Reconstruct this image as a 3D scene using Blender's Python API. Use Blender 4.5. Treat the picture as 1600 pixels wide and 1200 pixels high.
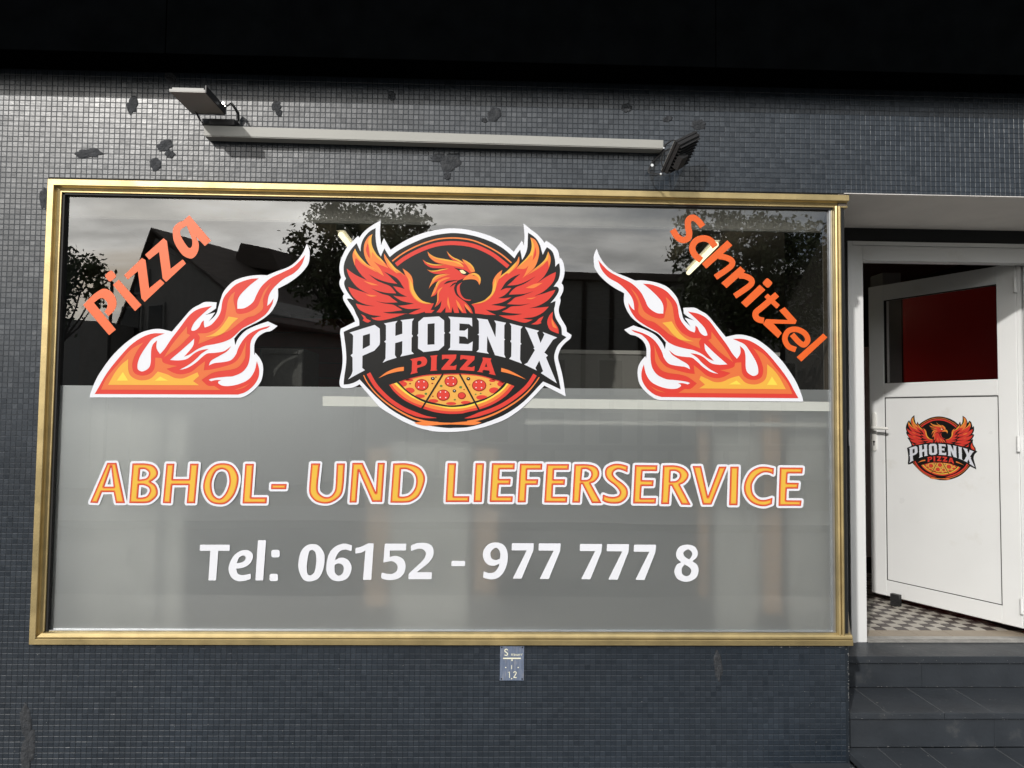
import bpy, bmesh, math, random
import numpy as np
from mathutils import Vector, Matrix
from mathutils.geometry import delaunay_2d_cdt

for o in list(bpy.data.objects):
    bpy.data.objects.remove(o)
SC = bpy.context.scene
COL = SC.collection
RND = random.Random(7)

# ------------------------------------------------------------------ camera, light, exposure
ZG = 1.74                      # height of the shop window's middle above the pavement
CAM = np.array([0.1837, -3.36, -0.0117 + ZG])
YAW, PITCH, ROLL, FPX = 0.0293, 0.045, 0.0109, 1110.0
_F = np.array([math.sin(YAW) * math.cos(PITCH), math.cos(YAW) * math.cos(PITCH), math.sin(PITCH)])
_R = np.array([math.cos(YAW), -math.sin(YAW), 0.0])
_U = np.cross(_R, _F)
_R, _U = math.cos(ROLL) * _R + math.sin(ROLL) * _U, -math.sin(ROLL) * _R + math.cos(ROLL) * _U
cam_d = bpy.data.cameras.new("camera")
cam_d.sensor_fit = 'HORIZONTAL'; cam_d.sensor_width = 36.0
cam_d.lens = FPX / 1600 * 36.0
cam_d.clip_start = 0.05; cam_d.clip_end = 600
cam = bpy.data.objects.new("camera", cam_d); COL.objects.link(cam)
M = Matrix.Identity(4)
for i in range(3):
    M[i][0], M[i][1], M[i][2], M[i][3] = _R[i], _U[i], -_F[i], CAM[i]
cam.matrix_world = M
SC.camera = cam

SUN = Vector((-0.60, -1.0, 0.655)).normalized()          # direction towards the sun
SUN_EL = math.asin(SUN.z)
SUN_AZ = math.atan2(SUN.x, SUN.y)                       # from +Y towards +X
sun_d = bpy.data.lights.new("sun", 'SUN')
sun_d.energy = 2.85; sun_d.angle = math.radians(1.2); sun_d.color = (1.0, 0.965, 0.915)
sun = bpy.data.objects.new("sun", sun_d); COL.objects.link(sun)
sun.rotation_euler = (-SUN).to_track_quat('-Z', 'Y').to_euler()
sun.location = (-6, -10, 9)

world = bpy.data.worlds.new("World"); SC.world = world
world.use_nodes = True
nt = world.node_tree; nt.nodes.clear()
def N(tree, typ, **kw):
    n = tree.nodes.new(typ)
    for k, v in kw.items(): setattr(n, k, v)
    return n
wo = N(nt, 'ShaderNodeOutputWorld'); bg = N(nt, 'ShaderNodeBackground'); bg.inputs[1].default_value = 0.1
sky = N(nt, 'ShaderNodeTexSky', sky_type='NISHITA', sun_disc=False)
sky.sun_elevation = SUN_EL; sky.sun_rotation = SUN_AZ; sky.dust_density = 2.0
tc = N(nt, 'ShaderNodeTexCoord')
sep = N(nt, 'ShaderNodeSeparateXYZ'); nt.links.new(tc.outputs['Generated'], sep.inputs[0])
def math_n(tree, op, a, b=None, clamp=False):
    m = N(tree, 'ShaderNodeMath', operation=op, use_clamp=clamp)
    for i, v in enumerate((a, b)):
        if v is None: continue
        if isinstance(v, (int, float)): m.inputs[i].default_value = v
        else: tree.links.new(v, m.inputs[i])
    return m.outputs[0]
zz = math_n(nt, 'MAXIMUM', sep.outputs[2], 0.0); zz = math_n(nt, 'ADD', zz, 0.22)
cx = math_n(nt, 'DIVIDE', sep.outputs[0], zz); cy = math_n(nt, 'DIVIDE', sep.outputs[1], zz)
cmb = N(nt, 'ShaderNodeCombineXYZ'); nt.links.new(cx, cmb.inputs[0]); nt.links.new(math_n(nt, 'MULTIPLY', cy, 1.7), cmb.inputs[1])
n1 = N(nt, 'ShaderNodeTexNoise'); n1.inputs['Scale'].default_value = 1.1; n1.inputs['Detail'].default_value = 7; n1.inputs['Roughness'].default_value = 0.52; n1.inputs['Distortion'].default_value = 0.5
n2 = N(nt, 'ShaderNodeTexNoise'); n2.inputs['Scale'].default_value = 2.6; n2.inputs['Detail'].default_value = 6
nt.links.new(cmb.outputs[0], n1.inputs['Vector']); nt.links.new(cmb.outputs[0], n2.inputs['Vector'])
r1 = N(nt, 'ShaderNodeMapRange'); r1.inputs[1].default_value = 0.34; r1.inputs[2].default_value = 0.56; nt.links.new(n1.outputs['Fac'], r1.inputs[0])
# clouds scatter forward: brighter towards the sun
dot = N(nt, 'ShaderNodeVectorMath', operation='DOT_PRODUCT'); nt.links.new(tc.outputs['Generated'], dot.inputs[0]); dot.inputs[1].default_value = SUN
dd = math_n(nt, 'POWER', math_n(nt, 'MAXIMUM', dot.outputs['Value'], 0.0), 3.0)
br = math_n(nt, 'ADD', math_n(nt, 'MULTIPLY', dd, 38.0), 9.0)
sh = N(nt, 'ShaderNodeMapRange'); sh.inputs[1].default_value = 0.35; sh.inputs[2].default_value = 0.7; sh.inputs[3].default_value = 0.55; sh.inputs[4].default_value = 1.15
nt.links.new(n2.outputs['Fac'], sh.inputs[0])
br = math_n(nt, 'MULTIPLY', br, sh.outputs[0])
cc = N(nt, 'ShaderNodeVectorMath', operation='SCALE'); cc.inputs[0].default_value = (0.98, 0.97, 0.93); nt.links.new(br, cc.inputs['Scale'])
mx = N(nt, 'ShaderNodeMix', data_type='RGBA'); mx.clamp_factor = True
nt.links.new(math_n(nt, 'MULTIPLY', r1.outputs[0], 0.9), mx.inputs[0])
nt.links.new(sky.outputs[0], mx.inputs[6]); nt.links.new(cc.outputs[0], mx.inputs[7])
nt.links.new(mx.outputs[2], bg.inputs[0]); nt.links.new(bg.outputs[0], wo.inputs[0])

vs = SC.view_settings
vs.view_transform = 'Standard'; vs.look = 'None'; vs.exposure = 0.0; vs.gamma = 1.0; vs.use_curve_mapping = False
SC.cycles.max_bounces = 8; SC.cycles.transparent_max_bounces = 16; SC.cycles.caustics_reflective = False; SC.cycles.caustics_refractive = True
SC.cycles.sample_clamp_indirect = 4.0

# ------------------------------------------------------------------ helpers
def W(px, py, Y=0.0):
    """the point at depth Y that stands at this place of the photograph"""
    d = _F + _R * (px - 800) / FPX - _U * (py - 600) / FPX
    return CAM + d * ((Y + 3.36) / d[1])
def Z(v): return v + ZG
def lin(c):
    c = c / 255.0
    return c / 12.92 if c <= 0.04045 else ((c + 0.055) / 1.055) ** 2.4
def s(r, g, b): return (lin(r), lin(g), lin(b))

def thing(name, label, cat, loc, group=None, kind=None):
    o = bpy.data.objects.new(name, None); COL.objects.link(o)
    o.location = loc; o.empty_display_size = 0.1
    if label: o['label'] = label
    if cat: o['category'] = cat
    if group: o['group'] = group
    if kind: o['kind'] = kind
    return o
def tag(o, label=None, cat=None, group=None, kind=None):
    for k, v in (('label', label), ('category', cat), ('group', group), ('kind', kind)):
        if v: o[k] = v
    return o
def wloc(o):
    v = Vector((0, 0, 0))
    while o is not None:
        v += Vector(o.location); o = o.parent
    return v
def mk(name, verts, faces, m, parent=None, loc=None, smooth=False):
    base = wloc(parent) if parent else Vector((0, 0, 0))
    l = Vector(loc) if loc is not None else base
    me = bpy.data.meshes.new(name)
    me.from_pydata([(v[0] - l.x, v[1] - l.y, v[2] - l.z) for v in verts], [], faces)
    if isinstance(m, (list, tuple)):
        for q in m: me.materials.append(q)
    else: me.materials.append(m)
    if smooth:
        me.polygons.foreach_set('use_smooth', [True] * len(me.polygons))
    o = bpy.data.objects.new(name, me); COL.objects.link(o)
    o.location = l - base
    if parent: o.parent = parent
    return o
class MB:
    def __init__(s): s.v = []; s.f = []
    def add(s, vs, fs):
        b = len(s.v); s.v += [tuple(v) for v in vs]; s.f += [tuple(i + b for i in f) for f in fs]
    def box(s, x0, x1, y0, y1, z0, z1, bev=0.0):
        if bev <= 0:
            s.add([(x, y, z) for z in (z0, z1) for y in (y0, y1) for x in (x0, x1)],
                  [(0, 2, 3, 1), (4, 5, 7, 6), (0, 1, 5, 4), (2, 6, 7, 3), (0, 4, 6, 2), (1, 3, 7, 5)])
        else:
            bm = bmesh.new(); bmesh.ops.create_cube(bm, size=1.0)
            for v in bm.verts:
                v.co = Vector(((x0 + x1) / 2 + v.co.x * (x1 - x0), (y0 + y1) / 2 + v.co.y * (y1 - y0), (z0 + z1) / 2 + v.co.z * (z1 - z0)))
            bmesh.ops.bevel(bm, geom=list(bm.edges), offset=bev, segments=2, affect='EDGES', profile=0.7)
            bm.verts.index_update()
            s.add([tuple(v.co) for v in bm.verts], [tuple(v.index for v in f.verts) for f in bm.faces]); bm.free()
    def hexa(s, p):   # 8 points, bottom 4 then top 4, each going round
        s.add(p, [(3, 2, 1, 0), (4, 5, 6, 7), (0, 1, 5, 4), (1, 2, 6, 5), (2, 3, 7, 6), (3, 0, 4, 7)])
    def tube(s, pts, r, n=10, caps=True):
        pts = [Vector(p) for p in pts]; rings = []; up = None
        for i, p in enumerate(pts):
            t = (pts[min(i + 1, len(pts) - 1)] - pts[max(i - 1, 0)]).normalized()
            if up is None: up = Vector((0, 0, 1)) if abs(t.z) < 0.9 else Vector((1, 0, 0))
            a = t.cross(up).normalized(); b = a.cross(t).normalized(); up = b
            rr = r[i] if isinstance(r, (list, tuple)) else r
            rings.append([p + (a * math.cos(2 * math.pi * k / n) + b * math.sin(2 * math.pi * k / n)) * rr for k in range(n)])
        vs = [v for q in rings for v in q]; fs = []
        for i in range(len(rings) - 1):
            for k in range(n):
                fs.append((i * n + k, i * n + (k + 1) % n, (i + 1) * n + (k + 1) % n, (i + 1) * n + k))
        if caps:
            fs.append(tuple(range(n))[::-1]); fs.append(tuple((len(rings) - 1) * n + k for k in range(n)))
        s.add(vs, fs)
    def strip(s, pts, w, t):   # a flat bent bar; pts centre line, w = width vector, t thickness
        pts = [Vector(p) for p in pts]; w = Vector(w)
        rings = []
        for i, p in enumerate(pts):
            d = (pts[min(i + 1, len(pts) - 1)] - pts[max(i - 1, 0)]).normalized()
            nn = d.cross(w).normalized() * t / 2
            rings.append([p - w / 2 - nn, p + w / 2 - nn, p + w / 2 + nn, p - w / 2 + nn])
        vs = [v for q in rings for v in q]; fs = [(3, 2, 1, 0), tuple((len(rings) - 1) * 4 + k for k in range(4))]
        for i in range(len(rings) - 1):
            for k in range(4): fs.append((i * 4 + k, i * 4 + (k + 1) % 4, (i + 1) * 4 + (k + 1) % 4, (i + 1) * 4 + k))
        s.add(vs, fs)
    def build(s, name, m, parent=None, loc=None, smooth=False):
        return mk(name, s.v, s.f, m, parent, loc, smooth)

# ------------------------------------------------------------------ materials
def mat(name, col, rough=0.5, metal=0.0, var=0.12, vscale=8.0, bump=0.0, bscale=60.0, rvar=0.0, spec=0.5, col2=None, c2lo=0.55, c2hi=0.7, c2scale=5.0, coat=0.0, detail=5, stretch=None):
    m = bpy.data.materials.new(name); m.use_nodes = True; t = m.node_tree
    b = t.nodes['Principled BSDF']
    b.inputs['Metallic'].default_value = metal; b.inputs['Roughness'].default_value = rough
    b.inputs['Specular IOR Level'].default_value = spec
    b.inputs['Coat Weight'].default_value = coat
    tcn = N(t, 'ShaderNodeTexCoord'); src = tcn.outputs['Object']
    if stretch:
        mp = N(t, 'ShaderNodeMapping'); mp.inputs['Scale'].default_value = stretch; t.links.new(src, mp.inputs[0]); src = mp.outputs[0]
    nz = N(t, 'ShaderNodeTexNoise'); nz.inputs['Scale'].default_value = vscale; nz.inputs['Detail'].default_value = detail
    t.links.new(src, nz.inputs['Vector'])
    rg = N(t, 'ShaderNodeMapRange'); rg.inputs[1].default_value = 0.25; rg.inputs[2].default_value = 0.75
    rg.inputs[3].default_value = 1 - var; rg.inputs[4].default_value = 1 + var; t.links.new(nz.outputs['Fac'], rg.inputs[0])
    base = N(t, 'ShaderNodeRGB'); base.outputs[0].default_value = (*col, 1)
    cur = base.outputs[0]
    if col2:
        nz2 = N(t, 'ShaderNodeTexNoise'); nz2.inputs['Scale'].default_value = c2scale; nz2.inputs['Detail'].default_value = 8; nz2.inputs['Roughness'].default_value = 0.65
        t.links.new(src, nz2.inputs['Vector'])
        rr = N(t, 'ShaderNodeMapRange'); rr.inputs[1].default_value = c2lo; rr.inputs[2].default_value = c2hi; t.links.new(nz2.outputs['Fac'], rr.inputs[0])
        mm = N(t, 'ShaderNodeMix', data_type='RGBA'); t.links.new(rr.outputs[0], mm.inputs[0]); t.links.new(cur, mm.inputs[6]); mm.inputs[7].default_value = (*col2, 1)
        cur = mm.outputs[2]
    vm = N(t, 'ShaderNodeVectorMath', operation='SCALE'); t.links.new(cur, vm.inputs[0]); t.links.new(rg.outputs[0], vm.inputs['Scale'])
    t.links.new(vm.outputs[0], b.inputs['Base Color'])
    if rvar:
        rg2 = N(t, 'ShaderNodeMapRange'); rg2.inputs[1].default_value = 0.3; rg2.inputs[2].default_value = 0.7
        rg2.inputs[3].default_value = max(rough - rvar, 0.02); rg2.inputs[4].default_value = min(rough + rvar, 1); 
        nz3 = N(t, 'ShaderNodeTexNoise'); nz3.inputs['Scale'].default_value = vscale * 0.45; nz3.inputs['Detail'].default_value = 6; t.links.new(src, nz3.inputs['Vector'])
        t.links.new(nz3.outputs['Fac'], rg2.inputs[0]); t.links.new(rg2.outputs[0], b.inputs['Roughness'])
    if bump:
        nb = N(t, 'ShaderNodeTexNoise'); nb.inputs['Scale'].default_value = bscale; nb.inputs['Detail'].default_value = 4; t.links.new(src, nb.inputs['Vector'])
        bp = N(t, 'ShaderNodeBump'); bp.inputs['Strength'].default_value = 1.0; bp.inputs['Distance'].default_value = bump
        t.links.new(nb.outputs['Fac'], bp.inputs['Height']); t.links.new(bp.outputs[0], b.inputs['Normal'])
    return m

def mat_tile():
    m = mat('painted mosaic', (0.0110, 0.0178, 0.0275), rough=0.345, var=0.2, vscale=2.2, bump=0.0004, bscale=90, rvar=0.05, spec=0.5, col2=(0.16, 0.165, 0.17), c2lo=0.70, c2hi=0.78, c2scale=75)
    t = m.node_tree; b = t.nodes['Principled BSDF']
    at = N(t, 'ShaderNodeAttribute', attribute_name='tv')
    # each little tile has its own shade and its own gloss
    old = b.inputs['Base Color'].links[0].from_socket
    rg = N(t, 'ShaderNodeMapRange'); rg.inputs[3].default_value = 0.82; rg.inputs[4].default_value = 1.18; t.links.new(at.outputs['Fac'], rg.inputs[0])
    vm = N(t, 'ShaderNodeVectorMath', operation='SCALE'); t.links.new(old, vm.inputs[0]); t.links.new(rg.outputs[0], vm.inputs['Scale'])
    t.links.new(vm.outputs[0], b.inputs['Base Color'])
    sp = N(t, 'ShaderNodeMapRange'); sp.inputs[3].default_value = 0.58; sp.inputs[4].default_value = 0.98; t.links.new(at.outputs['Fac'], sp.inputs[0])
    t.links.new(sp.outputs[0], b.inputs['Specular IOR Level'])
    return m
TILE = mat_tile()
GROUT = mat('painted grout', (0.0105, 0.0155, 0.022), rough=0.5, bump=0.0006, bscale=200, spec=0.45)
FILLER = mat('grey filler patch', (0.028, 0.031, 0.036), rough=0.72, bump=0.006, bscale=45, var=0.35, vscale=40, spec=0.3, col2=(0.042, 0.044, 0.048), c2lo=0.5, c2hi=0.72, c2scale=30)
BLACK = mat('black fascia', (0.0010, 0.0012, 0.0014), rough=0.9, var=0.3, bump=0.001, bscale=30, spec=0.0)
BRASS = mat('gold anodised aluminium', (0.47, 0.37, 0.185), rough=0.46, metal=0.88, var=0.12, vscale=14, rvar=0.1, bump=0.0003, bscale=120, col2=(0.30, 0.22, 0.10), c2lo=0.62, c2hi=0.72, c2scale=120)
BRASSD = mat('weathered gold aluminium', (0.36, 0.29, 0.15), rough=0.42, metal=0.8, var=0.25, vscale=20, rvar=0.1, bump=0.0004, bscale=100, col2=(0.22, 0.16, 0.08), c2lo=0.5, c2hi=0.65, c2scale=22)
SILVER = mat('silver aluminium', (0.55, 0.57, 0.60), rough=0.35, metal=0.9, vscale=12)
RUBBER = mat('black rubber seal', (0.015, 0.014, 0.014), rough=0.6, spec=0.3)
PVC = mat('white door plastic', (0.735, 0.745, 0.745), rough=0.32, var=0.03, vscale=3, rvar=0.06, spec=0.5, col2=(0.62, 0.61, 0.57), c2lo=0.60, c2hi=0.85, c2scale=4)
PVCG = mat('door lever plastic', (0.70, 0.70, 0.67), rough=0.25, var=0.03)
PLASTER = mat('pale soffit paint', (0.76, 0.73, 0.69), rough=0.8, var=0.06, vscale=5, bump=0.001, bscale=50)
STEP = mat('dark painted stone', (0.029, 0.034, 0.041), rough=0.5, var=0.2, vscale=6, rvar=0.12, bump=0.0015, bscale=35, spec=0.4, col2=(0.07, 0.073, 0.075), c2lo=0.60, c2hi=0.78, c2scale=7)
DUCT = mat('grey cable duct', (0.31, 0.31, 0.29), rough=0.5, var=0.04, vscale=4)
LAMPB = mat('black lamp housing', (0.02, 0.02, 0.021), rough=0.45, var=0.1, bump=0.0004, bscale=200)
LAMPG = mat('lamp glass', (0.32, 0.31, 0.28), rough=0.3, var=0.05)
STEEL = mat('bright bolt steel', (0.7, 0.7, 0.7), rough=0.25, metal=1.0)
def sticker(name, c, rough=0.38, spec=0.32): return mat(name, tuple(0.86 * v for v in c), rough=rough, var=0.025, vscale=3, spec=spec, bump=0.0001, bscale=25)
WHITE = sticker('white vinyl', (0.80, 0.82, 0.88))
LETW = sticker('silver white vinyl', (0.71, 0.73, 0.80))
INK = sticker('black vinyl', (0.010, 0.010, 0.010), 0.4)
RED = sticker('red vinyl', s(218, 66, 56))
ORANGE = sticker('orange vinyl', s(226, 116, 66))
AMBER = sticker('amber vinyl', s(236, 178, 72))
YELLOW = sticker('yellow vinyl', s(242, 216, 84))
YGOLD = sticker('golden yellow vinyl', s(232, 188, 74))
CHEESE = sticker('cheese yellow vinyl', s(232, 172, 82))
DKRED = sticker('dark red vinyl', s(150, 34, 34))
GREEN = sticker('green vinyl', s(96, 130, 64))
WORD = sticker('orange word vinyl', s(230, 96, 24), 0.45, 0.6)
OUTRED = sticker('letter red vinyl', s(206, 54, 36))
FEATHO = sticker('feather orange vinyl', s(238, 132, 66))
STRIP = mat('white film strip', (0.82, 0.83, 0.81), rough=0.4, var=0.03)

def glass_mat(name, ior, tint, rough=0.0):
    m = bpy.data.materials.new(name); m.use_nodes = True; t = m.node_tree; t.nodes.clear()
    out = N(t, 'ShaderNodeOutputMaterial'); mix = N(t, 'ShaderNodeMixShader'); tr = N(t, 'ShaderNodeBsdfTransparent'); gl = N(t, 'ShaderNodeBsdfGlossy')
    fr = N(t, 'ShaderNodeFresnel'); fr.inputs[0].default_value = ior
    geo = N(t, 'ShaderNodeNewGeometry')
    tr.inputs[0].default_value = (*tint, 1); gl.inputs['Roughness'].default_value = rough
    # float glass is never quite flat: a very slow ripple
    tcn = N(t, 'ShaderNodeTexCoord'); nz = N(t, 'ShaderNodeTexNoise'); nz.inputs['Scale'].default_value = 1.6; nz.inputs['Detail'].default_value = 1
    t.links.new(tcn.outputs['Object'], nz.inputs['Vector'])
    bp = N(t, 'ShaderNodeBump'); bp.inputs['Distance'].default_value = 0.0012; t.links.new(nz.outputs['Fac'], bp.inputs['Height']); t.links.new(bp.outputs[0], gl.inputs['Normal'])
    # same strength seen from either side
    ff = math_n(t, 'MINIMUM', fr.outputs[0], 1.0)
    lw = N(t, 'ShaderNodeLayerWeight'); lw.inputs[0].default_value = 0.5
    f0 = ((ior - 1) / (ior + 1)) ** 2
    e = math_n(t, 'POWER', lw.outputs['Facing'], 5.0); e = math_n(t, 'MULTIPLY', e, 1 - f0); e = math_n(t, 'ADD', e, f0, True)
    t.links.new(e, mix.inputs[0]); t.links.new(tr.outputs[0], mix.inputs[1]); t.links.new(gl.outputs[0], mix.inputs[2]); t.links.new(mix.outputs[0], out.inputs[0])
    return m
GLASS = glass_mat('shop window glass', 2.55, (0.91, 0.92, 0.90))
DGLASS = glass_mat('door glass', 1.6, (0.85, 0.83, 0.82), 0.22)
def film_mat():
    m = bpy.data.materials.new('frosted film'); m.use_nodes = True; t = m.node_tree; t.nodes.clear()
    out = N(t, 'ShaderNodeOutputMaterial')
    df = N(t, 'ShaderNodeBsdfDiffuse'); df.inputs[0].default_value = (0.27, 0.27, 0.268, 1)
    tl = N(t, 'ShaderNodeBsdfTranslucent'); tl.inputs[0].default_value = (0.95, 0.95, 0.94, 1)
    rf = N(t, 'ShaderNodeBsdfRefraction'); rf.inputs['Color'].default_value = (0.82, 0.82, 0.81, 1); rf.inputs['Roughness'].default_value = 0.72; rf.inputs['IOR'].default_value = 1.40
    gl = N(t, 'ShaderNodeBsdfGlossy'); gl.inputs['Roughness'].default_value = 0.50; gl.inputs[0].default_value = (0.35, 0.365, 0.385, 1)
    tcn = N(t, 'ShaderNodeTexCoord'); nz = N(t, 'ShaderNodeTexNoise'); nz.inputs['Scale'].default_value = 1.3; nz.inputs['Detail'].default_value = 3
    t.links.new(tcn.outputs['Object'], nz.inputs['Vector'])
    rg = N(t, 'ShaderNodeMapRange'); rg.inputs[1].default_value = 0.3; rg.inputs[2].default_value = 0.7; rg.inputs[3].default_value = 0.15; rg.inputs[4].default_value = 0.19
    t.links.new(nz.outputs['Fac'], rg.inputs[0])
    m1 = N(t, 'ShaderNodeMixShader'); m1.inputs[0].default_value = 0.20; t.links.new(rf.outputs[0], m1.inputs[1]); t.links.new(tl.outputs[0], m1.inputs[2])
    m2 = N(t, 'ShaderNodeMixShader'); t.links.new(rg.outputs[0], m2.inputs[0]); t.links.new(m1.outputs[0], m2.inputs[1]); t.links.new(df.outputs[0], m2.inputs[2])
    # diffuse already dark enough: add it in full
    m3 = N(t, 'ShaderNodeAddShader'); t.links.new(m2.outputs[0], m3.inputs[0]); t.links.new(gl.outputs[0], m3.inputs[1])
    df.inputs[0].default_value = (0.25, 0.26, 0.27, 1)
    t.links.new(m3.outputs[0], out.inputs[0])
    return m
FILM = film_mat()
def emit_mat(name, c, st):
    m = bpy.data.materials.new(name); m.use_nodes = True; b = m.node_tree.nodes['Principled BSDF']
    b.inputs['Base Color'].default_value = (*c, 1); b.inputs['Emission Color'].default_value = (*c, 1); b.inputs['Emission Strength'].default_value = st
    return m
TUBE = emit_mat('lit tube', (1.0, 0.90, 0.62), 1.9)

# ------------------------------------------------------------------ flat vinyl shapes: outline, offset, fill
def parse(zone, txt):
    ox, oy, sc = zone; out = []
    for tk in txt.split():
        c = tk.endswith('*')
        if c: tk = tk[:-1]
        x, y = tk.split(',')
        out.append((ox + float(x) / sc, oy + float(y) / sc, c))
    return out
def curve(pts, closed=True, step=1.0):
    n = len(pts); out = []
    rng = range(n) if closed else range(n - 1)
    for i in rng:
        p1, p2 = pts[i], pts[(i + 1) % n]
        p0 = pts[i - 1] if (closed or i > 0) else p1
        p3 = pts[(i + 2) % n] if (closed or i + 2 < n) else p2
        a, b = np.array(p1[:2]), np.array(p2[:2]); L = np.linalg.norm(b - a)
        if p1[2] and p2[2]:
            out.append(tuple(a)); continue
        ta = (b - a) if p1[2] else (b - np.array(p0[:2])) * 0.5
        tb = (b - a) if p2[2] else (np.array(p3[:2]) - a) * 0.5
        for t_, v in ((ta, 'a'), (tb, 'b')):
            l = np.linalg.norm(t_)
            if l > L * 1.2: t_ *= L * 1.2 / l
        k = max(2, min(8, int(L / step)))
        for j in range(k):
            t = j / k; h1 = 2 * t**3 - 3 * t**2 + 1; h2 = t**3 - 2 * t**2 + t; h3 = -2 * t**3 + 3 * t**2; h4 = t**3 - t**2
            out.append(tuple(h1 * a + h2 * ta + h3 * b + h4 * tb))
    if not closed: out.append(tuple(pts[-1][:2]))
    return out
def P(zone, txt, step=1.0): return curve(parse(zone, txt), True, step)
def stroke(zone, txt, w, taper=None):
    """a flat-ended band along a line -> closed loop; w in photo pixels"""
    c = [np.array(p) for p in curve(parse(zone, txt), False, 1.0)]
    l, r = [], []
    for i, p in enumerate(c):
        d = c[min(i + 1, len(c) - 1)] - c[max(i - 1, 0)]; d = d / (np.linalg.norm(d) + 1e-9); nn = np.array([-d[1], d[0]])
        f = 1.0
        if taper: f = taper(i / (len(c) - 1))
        l.append(tuple(p + nn * w / 2 * f)); r.append(tuple(p - nn * w / 2 * f))
    return l + r[::-1]
def ell(zone, x, y, rx, ry=None, n=22):
    ox, oy, sc = zone; ry = ry or rx
    return [(ox + (x + rx * math.cos(2 * math.pi * k / n)) / sc, oy + (y + ry * math.sin(2 * math.pi * k / n)) / sc) for k in range(n)]
def inside(loops, q):
    """even-odd test for many points"""
    res = np.zeros(len(q), bool)
    for lp in loops:
        a = np.array(lp); b = np.roll(a, -1, 0)
        for (x1, y1), (x2, y2) in zip(a, b):
            if y1 == y2: continue
            c = ((y1 > q[:, 1]) != (y2 > q[:, 1]))
            xi = x1 + (q[:, 1] - y1) * (x2 - x1) / (y2 - y1)
            res ^= (c & (q[:, 0] < xi))
    return res
def fill(loops, union=False):
    vs, es = [], []
    for lp in loops:
        b = len(vs); k = len(lp)
        vs += [Vector(p) for p in lp]; es += [(b + i, b + (i + 1) % k) for i in range(k)]
    v2, e2, f2, *_ = delaunay_2d_cdt(vs, es, [], 0, 1e-5)
    v2 = np.array([tuple(v) for v in v2])
    f2 = [f for f in f2 if len(set(f)) > 2]
    cen = np.array([v2[list(f)].mean(0) for f in f2])
    if union:
        ok = np.zeros(len(cen), bool)
        for lp in loops: ok |= inside([lp], cen)
    else: ok = inside(loops, cen)
    return v2, [f for f, k in zip(f2, ok) if k]
def sdf_offset(loops, d, res=0.3, union=False):
    """outline moved outwards by d (negative: inwards), corners round outside"""
    allp = np.concatenate([np.array(l) for l in loops]); pad = max(d, 0) + 2
    x0, y0 = allp.min(0) - pad; x1, y1 = allp.max(0) + pad
    nx, ny = int((x1 - x0) / res) + 2, int((y1 - y0) / res) + 2
    gx, gy = np.meshgrid(x0 + np.arange(nx) * res, y0 + np.arange(ny) * res)
    q = np.stack([gx.ravel(), gy.ravel()], 1); dist = np.full(len(q), 1e9)
    for lp in loops:
        a = np.array(lp); b = np.roll(a, -1, 0)
        for p, r in zip(a, b):
            e = r - p; L = e @ e
            if L < 1e-12: continue
            t = np.clip(((q - p) @ e) / L, 0, 1); dd_ = np.hypot(*(q - p - t[:, None] * e).T)
            np.minimum(dist, dd_, out=dist)
    if union:
        ins = np.zeros(len(q), bool)
        for lp in loops: ins |= inside([lp], q)
    else: ins = inside(loops, q)
    f = np.where(ins, -dist, dist).reshape(ny, nx) - d
    segs = {}
    def ept(i, j, k, l):
        a, b = f[i, j], f[k, l]; t = a / (a - b)
        return (x0 + (j + (l - j) * t) * res, y0 + (i + (k - i) * t) * res)
    sg = f < 0
    cells = np.argwhere((sg[:-1, :-1] != sg[1:, :-1]) | (sg[:-1, :-1] != sg[:-1, 1:]) | (sg[:-1, :-1] != sg[1:, 1:]))
    pts = {}
    nxt = {}
    for i, j in cells:
        cs = [(i, j), (i, j + 1), (i + 1, j + 1), (i + 1, j)]
        cr = []
        for k in range(4):
            a, b = cs[k], cs[(k + 1) % 4]
            if sg[a] != sg[b]:
                key = (min(a, b), max(a, b))
                if key not in pts: pts[key] = ept(*key[0], *key[1])
                cr.append((key, sg[a]))
        # join leaving edge to entering edge
        outs = [k for k, v in cr if v]; ins_ = [k for k, v in cr if not v]
        if len(cr) == 2: nxt[outs[0]] = ins_[0]
        else:
            ks = [k for k, v in cr]; vs_ = [v for k, v in cr]
            for m_ in range(4):
                if vs_[m_]: nxt[ks[m_]] = ks[(m_ + 1) % 4]
    out = []
    while nxt:
        st = next(iter(nxt)); cur = st; lp = []
        while cur in nxt:
            lp.append(pts[cur]); cur = nxt.pop(cur)
        if len(lp) > 5:
            out.append(simplify(lp, 0.06))
    return out
def simplify(lp, tol):
    a = np.array(lp); n = len(a)
    keep = np.zeros(n, bool); i0 = 0; i1 = int(np.argmax(np.hypot(*(a - a[0]).T))); keep[i0] = keep[i1] = True
    st = [(0, i1), (i1, n)]
    while st:
        p, r = st.pop()
        if r - p < 2: continue
        b = a[r % n]; e = b - a[p]; L = np.hypot(*e) + 1e-12
        seg = a[p + 1:r] - a[p]; dd_ = np.abs(seg[:, 0] * e[1] - seg[:, 1] * e[0]) / L
        k = int(np.argmax(dd_))
        if dd_[k] > tol:
            keep[p + 1 + k] = True; st += [(p, p + 1 + k), (p + 1 + k, r)]
    return [tuple(v) for v in a[keep]]
YGL = 0.024          # glass plane
def on_glass(layer):
    y = YGL - 0.0008 - 0.0005 * layer
    def f(p):
        q = W(p[0], p[1], YGL)        # true place on the glass, films a hair in front of it
        return (q[0], y, q[2])
    return f
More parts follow.
